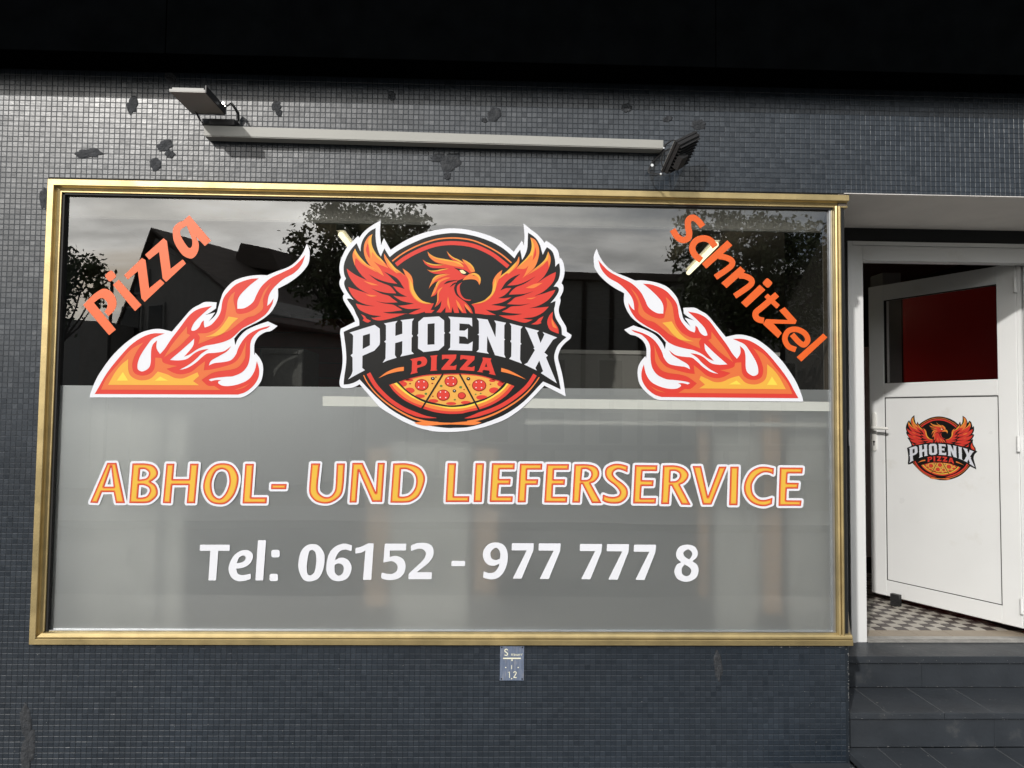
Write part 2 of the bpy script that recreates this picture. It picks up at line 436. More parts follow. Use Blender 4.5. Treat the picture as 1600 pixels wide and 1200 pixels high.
def film_part(name, loops, m, parent, place, union=False):
    v, f = fill(loops, union)
    vs = [place(p) for p in v]
    # face the street
    if f:
        a, b, c = [Vector(vs[i]) for i in f[0][:3]]
    fs = []
    for t in f:
        a, b, c = [Vector(vs[i]) for i in t[:3]]
        nn = (b - a).cross(c - a)
        fs.append(t if nn.y < 0 else tuple(reversed(t)))
    return mk(name, vs, fs, m, parent)
# ================================================================== THE SETTING: street and pavement
def sheet(name, x0, x1, y0, y1, z, m, kind='structure'):
    o = mk(name, [(x0, y0, z), (x1, y0, z), (x1, y1, z), (x0, y1, z)], [(0, 1, 2, 3)], m); o['kind'] = kind; return o
ASPH = mat('asphalt', (0.05, 0.05, 0.052), rough=0.9, var=0.25, vscale=2, bump=0.003, bscale=150, detail=8)
PAVE = mat('concrete paving', (0.21, 0.205, 0.195), rough=0.85, var=0.15, vscale=3, bump=0.002, bscale=60)
EARTH = mat('dry earth', (0.12, 0.11, 0.08), rough=0.95, var=0.3, vscale=1, bump=0.01, bscale=20)
sheet('ground', -150, 150, -250, 60, -0.16, EARTH)
sheet('road', -60, 60, -8.2, -2.9 - 0.6, -0.12, ASPH)
pv = MB(); pv.box(-60, 60, -3.5, 7.0, -0.155, 0.0); tag(pv.build('pavement', PAVE, loc=(0, 0, 0)), kind='structure')
pv = MB(); pv.box(-60, 60, -10.0, -8.2, -0.155, 0.0); tag(pv.build('pavement', PAVE, loc=(0, -9, 0)), kind='structure')

# ================================================================== SHOP FACADE
WX0, WX1, WZ0, WZ1 = -1.9022, 1.9022, Z(-1.0739), Z(1.0739)      # window frame, outer edges
DOORX = 1.886                                                # left side of the door recess
LINT = Z(1.085)                                              # underside of the lintel over the recess
TOPZ = Z(1.60)                                               # soffit of the black canopy
fac = thing('shop_facade', 'dark grey mosaic tiled shop front around the big gold framed window', 'building', (0, 0, 0))
b = MB()
b.box(-3.6, WX0 - 0.006, 0.0, 0.30, -0.02, TOPZ + 1.4)
b.box(WX0 - 0.006, DOORX, 0.0, 0.30, -0.02, WZ0 - 0.004)
b.box(WX0 - 0.006, DOORX + 0.03, 0.0, 0.30, WZ1 + 0.012, TOPZ + 1.4)
b.box(DOORX + 0.03, 4.4, 0.0, 0.30, LINT + 0.004, TOPZ + 1.4)
b.build('wall', GROUT, fac)
# mosaic: every tile a bevelled piece standing out of the joint, joined into one part
PATCHES = [(207, 164, 9, 13), (139, 240, 20, 8), (258, 228, 11, 10), (266, 241, 7, 7), (243, 257, 10, 9), (432, 166, 9, 7), (436, 176, 5, 7), (71, 311, 8, 19),
           (772, 179, 12, 10), (757, 188, 5, 4), (704, 254, 16, 15), (684, 247, 13, 6), (699, 275, 5, 8), (979, 169, 10, 6), (1092, 195, 13, 7), (267, 120, 9, 10),
           (41, 1128, 9, 26), (44, 1172, 11, 34), (1043, 186, 8, 5), (612, 150, 6, 8), (1122, 1040, 7, 22)]
pr = random.Random(3)
PW = []
for (x, y, rx, ry) in PATCHES:
    c = W(x, y, 0); sx = abs(W(x + rx, y, 0)[0] - c[0]); sz = abs(W(x, y + ry, 0)[2] - c[2])
    prof = [1 + 0.16 * math.sin(k * 0.897 + x) + 0.13 * math.sin(k * 1.346 * 2 + y) + pr.uniform(-.07, .07) for k in range(14)]
    PW.append((c[0], c[2], sx, sz, prof))
def in_patch(x, z, grow=1.0):
    for (cx_, cz_, sx, sz, prof) in PW:
        a, b_ = (x - cx_) / (sx * grow), (z - cz_) / (sz * grow)
        if abs(a) < 1.6 and abs(b_) < 1.6:
            k = (math.atan2(b_, a) / (2 * math.pi) * 14) % 14; i = int(k); t = k - i
            if math.hypot(a, b_) < prof[i % 14] * (1 - t) + prof[(i + 1) % 14] * t: return True
    return False
PT = 0.0247; JO = 0.0008
tv_, tf_, ta_ = [], [], []
tr = random.Random(11)
def tile(x0, x1, z0, z1):
    x0 += tr.uniform(-.0002, .0003); x1 += tr.uniform(-.0003, .0002); z0 += tr.uniform(-.0002, .0003); z1 += tr.uniform(-.0003, .0002)
    h = 0.0012 + tr.uniform(-.0002, .0002); bv = 0.0019; tx, tz = tr.gauss(0, .0045), tr.gauss(0, .0045)
    b = len(tv_)
    tv_.extend([(x0, 0.0005, z0), (x1, 0.0005, z0), (x1, 0.0005, z1), (x0, 0.0005, z1)])
    for (x, z) in ((x0 + bv, z0 + bv), (x1 - bv, z0 + bv), (x1 - bv, z1 - bv), (x0 + bv, z1 - bv)):
        tv_.append((x, -h + tx * (x - (x0 + x1) / 2) + tz * (z - (z0 + z1) / 2), z))
    tf_.extend([(b + 4, b + 5, b + 6, b + 7), (b, b + 1, b + 5, b + 4), (b + 1, b + 2, b + 6, b + 5), (b + 2, b + 3, b + 7, b + 6), (b + 3, b, b + 4, b + 7)])
    a = min(1, max(0, tr.gauss(0.5, 0.2))); ta_.extend([a] * 8)
SEAM = -1.9085
cols = []
x = SEAM + 0.001
while x < 4.2: cols.append((x, x + PT - JO)); x += PT
x = SEAM - 0.001
while x > -3.4: cols.append((x - PT + JO, x)); x -= PT
rows = []
z = TOPZ - 0.001
while z > 0.0: rows.append((z - PT + JO, z)); z -= PT
for (x0, x1) in cols:
    xm = (x0 + x1) / 2
    for (z0, z1) in rows:
        zm = (z0 + z1) / 2
        a0, a1, c0, c1 = x0, x1, z0, z1
        if WX0 - 0.006 < xm < WX1 + 0.02 and WZ0 - 0.006 < zm < WZ1 + 0.010: continue
        if a1 > WX0 - 0.006 and xm < WX0 and WZ0 < zm < WZ1: a1 = WX0 - 0.006
        if WX0 < xm < WX1 + .01:
            if zm > WZ1 and c0 < WZ1 + 0.012: c0 = WZ1 + 0.012
            if zm < WZ0 and c1 > WZ0 - 0.005: c1 = WZ0 - 0.005
            if c1 - c0 < 0.006: continue
        if xm > DOORX - 0.003 and zm < LINT: 
            continue
        if zm < LINT and a1 > DOORX - 0.001: a1 = DOORX - 0.001
        if xm > WX1 and c0 < LINT + 0.004: c0 = LINT + 0.004
        if c1 - c0 < 0.006 or a1 - a0 < 0.006: continue
        tile(a0, a1, c0, c1)
tl = mk('mosaic_tiles', tv_, tf_, TILE, fac); tl['kind'] = 'stuff'
at = tl.data.attributes.new('tv', 'FLOAT', 'POINT'); at.data.foreach_set('value', ta_)
# patches of filler where the tiles have come off
for (cx_, cz_, sx, sz, prof) in PW:
    vs = [(cx_, -0.0040, cz_)]; fs = []; nr = 5; na = 28
    for r in range(1, nr + 1):
        for k in range(na):
            kk = k / na * 14; i = int(kk); t = kk - i; p = prof[i % 14] * (1 - t) + prof[(i + 1) % 14] * t
            rr = r / nr * (p + 0.06 * pr.uniform(-1, 1) * (r == nr)); a = 2 * math.pi * k / na
            vs.append((cx_ + sx * rr * math.cos(a), (-0.0040 if r < nr else -0.0018) + pr.uniform(-.0008, .0008) * (r < nr), cz_ + sz * rr * math.sin(a)))
    for k in range(na): fs.append((0, 1 + k, 1 + (k + 1) % na))
    for r in range(nr - 1):
        for k in range(na):
            a, b2 = 1 + r * na + k, 1 + r * na + (k + 1) % na
            fs.append((a, a + na, b2 + na, b2))
    mk('filler_patch', vs, [tuple(reversed(f)) if True else f for f in fs], FILLER, fac, smooth=False)
# door recess: side, painted soffit, dark surround at the back, metal bead on the lintel edge
def splay(z0_, z1_, nm, m_):
    b = MB(); b.hexa([(DOORX - .03, .002, z0_), (DOORX, .002, z0_), (2.19, .598, z0_), (2.15, .598, z0_), (DOORX - .03, .002, z1_), (DOORX, .002, z1_), (2.19, .598, z1_), (2.15, .598, z1_)]); b.build(nm, m_, fac)
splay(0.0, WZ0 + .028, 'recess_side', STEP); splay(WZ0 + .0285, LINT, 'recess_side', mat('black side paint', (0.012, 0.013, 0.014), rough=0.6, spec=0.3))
b = MB(); b.box(DOORX + 0.002, 4.4, 0.003, 0.66, LINT, LINT + 0.0035); b.box(DOORX + 0.002, 4.4, 0.302, 0.66, LINT + 0.004, LINT + 0.2)
b.build('recess_soffit', PLASTER, fac)
b = MB(); b.box(DOORX + 0.0, 4.4, -0.003, 0.0015, LINT + 0.0, LINT + 0.0035); b.build('edge_bead', mat('pale edge bead', (0.62, 0.60, 0.58), rough=0.5), fac)
FX0, FX1 = W(1330, 1000, .60)[0] , float(W(1592, 700, .69)[0]) + .13      # door frame, outer
FTOP = W(1450, 379, .60)[2]; THR = Z(-1.247)
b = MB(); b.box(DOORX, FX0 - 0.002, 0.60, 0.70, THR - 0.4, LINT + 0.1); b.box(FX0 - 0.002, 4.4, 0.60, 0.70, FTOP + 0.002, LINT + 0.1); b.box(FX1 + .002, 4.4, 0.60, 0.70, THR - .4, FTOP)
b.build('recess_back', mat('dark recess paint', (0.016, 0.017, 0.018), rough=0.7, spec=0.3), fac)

# canopy
can = thing('canopy', 'black fascia and soffit running along the top of the shop front', 'canopy', (0.4, -0.1, TOPZ))
for xa, xb in ((-3.8, -1.302), (-1.298, 1.198), (1.202, 4.6)):
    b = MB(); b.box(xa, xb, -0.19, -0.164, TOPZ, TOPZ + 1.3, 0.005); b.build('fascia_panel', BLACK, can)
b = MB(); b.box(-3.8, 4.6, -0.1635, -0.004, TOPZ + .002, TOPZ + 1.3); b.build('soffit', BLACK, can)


b = MB(); b.box(WX0 - 0.0055, DOORX + .028, .0035, .0045, WZ1 + .0005, WZ1 + .0118); b.box(WX0 - .0058, WX0 - .0003, .0035, .0045, WZ0, WZ1); b.build('gap_shade_strip', RUBBER, fac)  # black strips laid in the gap to stand for its shade
# flakes where the paint has chipped off, along the wall's foot and corner
CHIP = mat('pale chipped paint', (.30, .30, .29), rough=.8)
cr = random.Random(17); cv, cf = [], []
def chip(p, ax, ay, n_, sz):
    k = len(cv); m_ = cr.randint(4, 6)
    for i in range(m_):
        a = 2 * math.pi * i / m_; r = sz * cr.uniform(.4, 1.2)
        cv.append(tuple(Vector(p) + Vector(ax) * r * math.cos(a) + Vector(ay) * r * .55 * math.sin(a) + Vector(n_) * .0006))
    cf.append(tuple(range(k, k + m_)))
for _ in range(150):      # wall below the window
    x_ = cr.uniform(-2.6, DOORX); z_ = .12 + (WZ0 - .12) * cr.random() ** 1.3; chip((x_, -.0022, z_), (1, 0, 0), (0, 0, 1), (0, -1, 0), cr.uniform(.0008, .0026))
for _ in range(60):
    chip((DOORX - cr.uniform(.001, .006), -.0022, cr.uniform(.1, WZ0)), (1, 0, 0), (0, 0, 1), (0, -1, 0), cr.uniform(.001, .003))
for _ in range(26): chip((cr.uniform(1.5, DOORX - .02), -.0022, WZ0 - cr.uniform(.006, .012)), (1, 0, 0), (0, 0, 1), (0, -1, 0), cr.uniform(.001, .004))
o = mk('paint_chips', cv, cf, CHIP, fac); o['kind'] = 'stuff'
# steps up to the door
st = thing('entrance_steps', 'dark grey painted stone steps leading up to the white door', 'steps', (2.7, 0.3, 0))
sr = random.Random(5)
TR = [(THR - 0.004, 0.37, 0.66, 0.037), (Z(-1.414), 0.055, 0.375, 0.03), (Z(-1.578), -0.26, 0.06, 0.03)]
for i, (zt, y0, y1, th) in enumerate(TR):
    xs = [DOORX + 0.001, 2.5 - 0.12 * i, 3.12 + .1 * i, 3.75, 4.4] if i else [DOORX + 0.001, 4.4]
    for a, c in zip(xs[:-1], xs[1:]):
        b = MB(); b.box(a + 0.001, c - 0.001, y0, y1, zt - th, zt + sr.uniform(-.0008, .0008), 0.004); b.build('tread_slab', STEP, st)
    zb = TR[i + 1][0] if i < 2 else 0.0
    xs = [DOORX + 0.001, 2.47 + 0.16 * i, 3.2, 4.4]
    for a, c in zip(xs[:-1], xs[1:]):
        b = MB(); b.box(a + 0.0006, c - 0.0006, y0 + 0.012, y0 + 0.10, zb - 0.001, zt - th - 0.0005, 0.002); b.build('riser_slab', STEP, st)
b = MB(); b.box(DOORX, 4.4, 0.12, 0.68, -0.02, Z(-1.6)); b.build('base', STEP, st)
b = MB(); b.box(1.60, DOORX - .0005, -.30, -.0032, 0, Z(-1.618), .004); b.build('corner_block', STEP, st)
cv, cf = [], []
for _ in range(16): chip((DOORX + cr.uniform(-.03, .03), -.06 + cr.uniform(-.03, .03), Z(-1.616)), (1, 0, 0), (0, 1, 0), (0, 0, 1), cr.uniform(.002, .007))
for i, (zt, y0, y1, th) in enumerate(TR):
    zb = TR[i + 1][0] if i < 2 else 0
    for _ in range(70):
        chip((cr.uniform(DOORX + .01, 3.4), y0 + .0115, zt - th - cr.uniform(.001, .006)), (1, 0, 0), (0, 0, 1), (0, -1, 0), cr.uniform(.001, .0035))
    for _ in range(45):
        chip((cr.uniform(DOORX + .01, 3.4), y0 + .0115, zb + cr.uniform(.001, .004)), (1, 0, 0), (0, 0, 1), (0, -1, 0), cr.uniform(.001, .003))
    for _ in range(60):
        chip((cr.uniform(DOORX + .01, 3.4), cr.uniform(y0 + .01, y1 - .02), zt + .0008), (1, 0, 0), (0, 1, 0), (0, 0, 1), cr.uniform(.0008, .003))
    for _ in range(14):
        chip((cr.uniform(DOORX + .01, 3.4), cr.uniform(y0 + .01, y1 - .02), zt + .0008), (1, 0, 0), (0, 1, 0), (0, 0, 1), cr.uniform(.003, .006))
    for _ in range(30):
        chip((cr.uniform(DOORX + .01, 3.4), y0 - .0006, zt - cr.uniform(.004, th - .004)), (1, 0, 0), (0, 0, 1), (0, -1, 0), cr.uniform(.001, .003))
o = mk('paint_chips', cv, cf, CHIP, st); o['kind'] = 'stuff'
# worn joints between the tread slabs
for zt, y0, y1, xs in ((TR[1][0], TR[1][1], TR[1][2], (2.10, 2.38, 3.12 - .1, 2.62)), (TR[2][0], TR[2][1], TR[2][2], (2.05, 2.26, 2.62, 2.90))):
    for x_ in xs:
        b = MB(); b.box(x_ - .0013, x_ + .0013, y0 + .004, y1 - .002, zt - .002, zt + .0011); b.build('joint_line', mat('worn joint', (.085, .09, .095), rough=.7, var=.4, vscale=25), st)

# ================================================================== THE SHOP WINDOW
win = thing('shop_window', 'wide gold framed shop window with a frosted lower half', 'window', (0, 0.0, WZ0))
def frame_bar(name, prof, p0, p1, inward, miter0, miter1, m):
    """extrude (inward distance, y) profile from p0 to p1 (X,Z pairs), mitred"""
    p0, p1, n = np.array(p0), np.array(p1), np.array(inward); d = (p1 - p0) / np.linalg.norm(p1 - p0)
    vs = []; k = len(prof)
    for (p, mi, sg) in ((p0, miter0, 1), (p1, miter1, -1)):
        for (a, y) in prof:
            q = p + n * a + d * sg * (a if mi else 0); vs.append((q[0], y, q[1]))
    fs = [(i, (i + 1) % k, k + (i + 1) % k, k + i) for i in range(k)] + [tuple(range(k))[::-1], tuple(range(k, 2 * k))]
    return mk(name, vs, fs, m, win)
pr_l = [(0, .002), (0, -.018), (.0015, -.0195), (.0275, -.0195), (.0295, -.0175), (.0300, -.004), (.034, .003), (.044, .006), (.049, .001), (.052, -.003), (.0565, -.003), (.0580, .000), (.0580, .030), (.03, .03)]
pr_b = [(0, .002), (0, -.018), (.0015, -.0195), (.0240, -.0195), (.0258, -.0175), (.0262, -.010), (.0285, -.015), (.033, -.0165), (.040, -.015), (.048, -.008), (.052, .006), (.053, .030), (.03, .03)]
pr_t = [(a, y) for a, y in pr_l]
frame_bar('frame_bar', pr_t, (WX0, WZ1), (WX1 + 0.0, WZ1), (0, -1), True, False, BRASS)
frame_bar('frame_bar', pr_l, (WX0, WZ0), (WX0, WZ1), (1, 0), True, True, BRASS)
frame_bar('frame_bar', pr_b, (WX0, WZ0), (WX1 - 0.003, WZ0), (0, 1), True, False, BRASS)
# right post: two rounded ridges
RX0, RX1 = W(1305.5, 650, 0)[0], W(1316.2, 650, 0)[0]
pr_r = [(0, .030), (0, .000), (.003, -.008), (.009, -.011), (.014, -.006), (.0165, .000), (.019, -.006), (.025, -.012), (.031, -.008), (RX1 - RX0, .002), (RX1 - RX0, .030)]
vs = [(RX0 + a, y - .002, z) for z in (WZ0 + 0.047, WZ1 - 0.053) for (a, y) in pr_r]; k = len(pr_r)
mk('right_post', vs, [(i, (i + 1) % k, k + (i + 1) % k, k + i)[::-1] for i in range(k)], BRASS, win)
b = MB(); b.box(RX0 - 0.017, RX0 - 0.001, .012, .034, WZ0 + 0.05, WZ1 - 0.055, .003); b.build('glazing_bead', SILVER, win)
b = MB(); b.box(WX0 + 0.055, RX0 - .001, .010, .034, WZ0 + 0.0535, WZ0 + 0.0575, .001); b.build('glazing_bead', SILVER, win)
b = MB(); b.box(WX0 + 0.0585, WX0 + 0.068, .004, .034, WZ0 + 0.053, WZ1 - 0.058); b.box(WX0 + 0.0585, RX0 - .004, .004, .034, WZ1 - 0.0665, WZ1 - 0.0585); b.build('rubber_seal', RUBBER, win)
b = MB(); zz0, zz1 = WZ0 + .0305, WZ0 + .036
b.hexa([(RX1 - .004, -.002, zz0), (WX1 - .004, -.002, zz0), (2.11, .44, zz0), (2.05, .44, zz0), (RX1 - .004, -.002, zz1), (WX1 - .004, -.002, zz1), (2.11, .44, zz1), (2.05, .44, zz1)]); b.build('sill_plate', mat('pale bronze sill', (.42, .36, .27), rough=.45, metal=.4), win)
b = MB(); b.box(RX1 - 0.03, RX1 + 0.004, 0.031, 0.12, WZ0 + 0.04, WZ1 - 0.04); b.build('corner_post', mat('dark bronze post', (0.10, 0.08, 0.06), rough=0.5, metal=.3), win)
b = MB(); b.box(DOORX - .028, WX1 - 0.004, .0015, .30, WZ1 - 0.054, WZ1 + .010); b.build('corner_cap', mat('brown edge', (0.12, 0.10, 0.085), rough=0.6), win)
GX0, GX1, GZ0, GZ1 = WX0 + 0.062, RX0 + 0.002, WZ0 + 0.050, WZ1 - 0.060
b = MB(); b.add([(GX0, YGL, GZ0), (GX1, YGL, GZ0), (GX1, YGL, GZ1), (GX0, YGL, GZ1)], [(0, 1, 2, 3)]); b.build('glass_pane', GLASS, win)
fl, fr_ = W(90, 602, YGL), W(1312, 609, YGL)
fz0 = fl[2] + (GX0 - fl[0]) * (fr_[2] - fl[2]) / (fr_[0] - fl[0]); fz1 = fl[2] + (GX1 - fl[0]) * (fr_[2] - fl[2]) / (fr_[0] - fl[0])
b = MB(); b.add([(GX0, YGL + .003, GZ0), (GX1, YGL + .003, GZ0), (GX1, YGL + .003, fz1), (GX0, YGL + .003, fz0)], [(0, 1, 2, 3)]); b.build('frosted_film', FILM, win)
q = [W(x, y, YGL) for x, y in ((504, 634.5), (1302, 642.5), (1302, 628), (504, 619))]
b = MB(); b.add([(p[0], YGL + .0022, p[2]) for p in q], [(0, 1, 2, 3)]); tag(b.build('film_strip', STRIP, win), 'narrow whiter strip of film across the right of the pane')

# ================================================================== CABLE DUCT AND FLOODLIGHTS
a0, a1, c0, c1 = W(320, 196, -.058), W(1035.5, 219, -.058), W(320, 213, -.058), W(1035.5, 233, -.058)
duct = thing('cable_duct', 'long pale grey cable duct on the wall between the two floodlights', 'cable duct', (0, -.03, float(a0[2])))
b = MB(); b.hexa([(c0[0], -.058, c0[2]), (c1[0], -.058, c1[2]), (c1[0], -.0028, c1[2]), (c0[0], -.0028, c0[2]),
                  (a0[0], -.058, a0[2]), (a1[0], -.058, a1[2]), (a1[0], -.0028, a1[2]), (a0[0], -.0028, a0[2])]); b.build('channel', DUCT, duct)
b = MB(); b.hexa([(c0[0] - .003, -.061, c0[2] + .004), (c1[0] + .002, -.061, c1[2] + .004), (c1[0] + .002, -.0585, c1[2] + .004), (c0[0] - .003, -.0585, c0[2] + .004),
                  (a0[0] - .003, -.061, a0[2] - .001), (a1[0] + .002, -.061, a1[2] - .001), (a1[0] + .002, -.0585, a1[2] - .001), (a0[0] - .003, -.0585, a0[2] - .001)]); b.build('lid', DUCT, duct)

def slab_on(mb, c, ex, ey, ez, x0, x1, y0, y1, z0, z1):
    """box in a local frame"""
    mb.hexa([tuple(c + ex * x + ey * y + ez * z) for z in (z0, z1) for (x, y) in ((x0, y0), (x1, y0), (x1, y1), (x0, y1))])
# left floodlight: housing nearly level, glass face down
L1 = thing('floodlight', 'slim grey floodlight tilted flat above the left end of the cable duct', 'floodlight', tuple(float(v) for v in W(325, 190, -.03)), 'floodlights above the window')
p = [W(266, 142, -.285), W(322, 143.5, -.285), W(351, 177.5, -.055), W(296, 176, -.055)]    # glass corners: front left, front right, back right, back left
c = Vector(np.mean(p, 0)); ex = (Vector(p[1]) - Vector(p[0]) + Vector(p[2]) - Vector(p[3])).normalized(); ey = (Vector(p[3]) - Vector(p[0]) + Vector(p[2]) - Vector(p[1])); ey = (ey - ex * ey.dot(ex)).normalized(); ez = ex.cross(ey)
if ez.z < 0: ez = -ez
wx, wy = (Vector(p[1]) - Vector(p[0])).length / 2, (Vector(p[3]) - Vector(p[0])).length / 2
b = MB(); slab_on(b, c, ex, ey, ez, -wx, wx, -wy, wy, 0, .009); slab_on(b, c, ex, ey, ez, -wx + .01, wx - .008, -wy + .006, wy - .01, .0095, .018); b.build('housing', mat('grey lamp housing', (0.30, 0.30, 0.29), rough=0.45, var=.05), L1)
b = MB(); slab_on(b, c, ex, ey, ez, -wx + .001, wx - .001, -wy + .001, wy - .001, -.003, -.0005); b.build('lamp_glass', LAMPG, L1)
b = MB(); slab_on(b, c, ex, ey, ez, wx + .0005, wx + .005, -wy, wy, -.004, .028); slab_on(b, c, ex, ey, ez, -wx, wx, wy + .0005, wy + .006, -.004, .028); b.build('rim', LAMPB, L1)
b = MB()
b.strip([W(307, 176, -.07), W(312, 187, -.03), W(319, 195.5, -.01), W(340, 196, -.008), W(372, 192, -.01)], (0, .028, 0), .004)
b.strip([W(350, 168, -.11), W(355, 166, -.12), W(361, 160.5, -.09), W(372, 176, -.03), W(373, 190, -.012)], (0, .024, .012), .004)
b.build('bracket', LAMPB, L1)
b = MB(); b.tube([W(362, 162, -.09), W(368, 172, -.05), W(373, 183, -.015), W(375, 192, -.01)], .0032, 8); b.build('cable', mat('grey cable', (.2, .21, .2), rough=.4), L1)
for (x, y) in ((348.5, 161.5), (351.8, 166.3)):
    b = MB(); q0 = W(x, y, -.125); b.tube([q0, q0 + np.array([.001, .01, 0])], .0065 if y < 163 else .0035, 12); b.build('bolt', STEEL, L1)
b = MB(); b.box(*sorted((float(W(327, 196, -.06)[0]), float(W(366, 196, -.06)[0]))), -.06, -.004, float(W(330, 194.5, -.06)[2]), float(W(330, 185, -.06)[2]), .004); b.build('junction_box', LAMPB, L1)

# right floodlight: ribbed black back turned to the street
L2 = thing('floodlight', 'black floodlight with ribbed back at the right end of the cable duct', 'floodlight', tuple(float(v) for v in W(1045, 250, -.03)), 'floodlights above the window')
A, B_, C_, D_ = [Vector(W(*q)) for q in ((1088.5, 212, -.14), (1064, 223, -.215), (1034, 266, -.17), (1061, 251, -.085))]
c = (A + B_ + C_ + D_) / 4; ex = ((A - B_) + (D_ - C_)).normalized(); ey = ((A - D_) + (B_ - C_)); ey = (ey - ex * ey.dot(ex)).normalized(); ez = ex.cross(ey)
if ez.dot(Vector(CAM) - c) > 0: ez = -ez            # ez points away from the camera: the glass side
c = c + Vector((.02, 0, -.012)); wx, wy = ((A - B_).length + (D_ - C_).length) / 4 * 1.2, ((A - D_).length + (B_ - C_).length) / 4 * 1.12
b = MB(); slab_on(b, c, ex, ey, ez, -wx, wx, -wy, wy, .004, .022); slab_on(b, c, ex, ey, ez, -wx - .004, wx + .004, -wy - .004, wy + .004, .0225, .034); b.build('housing', LAMPB, L2)
b = MB(); slab_on(b, c, ex, ey, ez, -wx, wx, -wy, wy, .0345, .037); b.build('lamp_glass', LAMPG, L2)
nf = 9
for k in range(nf):
    b = MB(); yk = -wy + .012 + (2 * wy - .024) * k / (nf - 1); slab_on(b, c, ex, ey, ez, -wx + .004, wx - .004, yk - .0018, yk + .0018, -.008, .0038); b.build('cooling_fin', LAMPB, L2)
b = MB(); slab_on(b, c, ex, ey, ez, -wx + .001, -wx + .055, -wy * .45, wy * .35, -.034, -.0085); b.build('driver_box', LAMPB, L2)
b = MB()
b.strip([W(1036, 273, -.155), W(1030, 272, -.15), W(1014, 270, -.07), W(1013, 267, -.04), W(1020, 252, -.012), W(1034, 238, -.010)], (0, .026, .010), .004)
b.strip([W(1034, 238, -.0105), W(1040, 226, -.04), W(1050, 219, -.09), W(1063, 220, -.15), W(1067, 223.5, -.165)], (0, .026, .010), .004)
b.build('bracket', LAMPB, L2)
for (x, y, Y) in ((1019, 258, -.05), (1037, 231, -.06), (1032.5, 271.5, -.18), (1067.5, 220.7, -.20)):
    b = MB(); q0 = W(x, y, Y); b.tube([q0, q0 + np.array([0, .008, 0])], .007 if y > 240 and y < 262 else .0042, 12); b.build('bolt', STEEL, L2)
b = MB(); b.tube([W(1036, 262, -.18), W(1033, 252, -.14), W(1036, 238, -.08), W(1046, 232, -.1), W(1052, 236, -.18)], .003, 8); b.build('cable', mat('black cable', (.012, .012, .012), rough=.4), L2)

# ================================================================== SMALL WATER SIGN
q0, q1 = W(781.5, 1009.5, -.004), W(818.5, 1063, -.004)
SG = thing('water_sign', 'small weathered blue water valve plate reading S Wasser 1.2 below the window', 'sign', (float(q0[0]), -.004, float(q1[2])))
b = MB(); b.box(float(q0[0]), float(q1[0]), -.007, -.0035, float(q1[2]), float(q0[2]), .0012)
b.build('plate', mat('weathered blue plate', s(96, 108, 130), rough=.45, var=.18, vscale=30, stretch=(3, 1, .5), col2=s(128, 130, 138), c2lo=.5, c2hi=.7, c2scale=40), SG)
S3 = (740, 980, 12)
def sgn(p):
    q = W(p[0], p[1], -.007); return (q[0], -.0078, q[2])
IV = mat('ivory enamel', s(232, 230, 205), rough=.4)
for txt, w, cl in (("640,430 615,408 585,430 590,455 620,475 638,500 620,528 580,520", 16, 0),
                   ("552,583* 888,583*", 22, 0), ("720,590* 720,632*", 20, 0), ("712,712* 712,782*", 10, 0), ("645,850* 672,832* 672,950*", 13, 0), ("745,850 770,833 795,840 798,865 770,910 748,942* 806,942*", 14, 0),
                   ("710,492* 708,535* 722,500* 724,535* 742,492*", 7, 0), ("752,505 768,502 768,535*", 7, 0), ("770,515 756,520 755,532 768,530", 6, 0), ("796,505 784,505 785,515 797,520 796,532 783,532", 6, 0),
                   ("822,505 810,505 811,515 823,520 822,532 809,532", 6, 0), ("834,520* 850,514 846,503 835,506 833,528 848,533", 6, 0), ("862,535* 864,502*", 7, 0), ("864,512 874,502 888,504", 6, 0), ("893,535* 896,500*", 7, 0), ("896,512 906,500 922,502", 6, 0)):
    film_part('lettering', [stroke(S3, txt, w / 12)], IV, SG, sgn)
for (x, y, r) in ((602, 755, 12), (835, 755, 12), (714, 963, 11)): film_part('dot', [ell(S3, x, y, r, n=10)], IV, SG, sgn)
for (x, y) in ((528, 380), (915, 378), (522, 968), (910, 970)): film_part('screw_hole', [ell(S3, x, y, 14, n=10)], INK, SG, sgn)
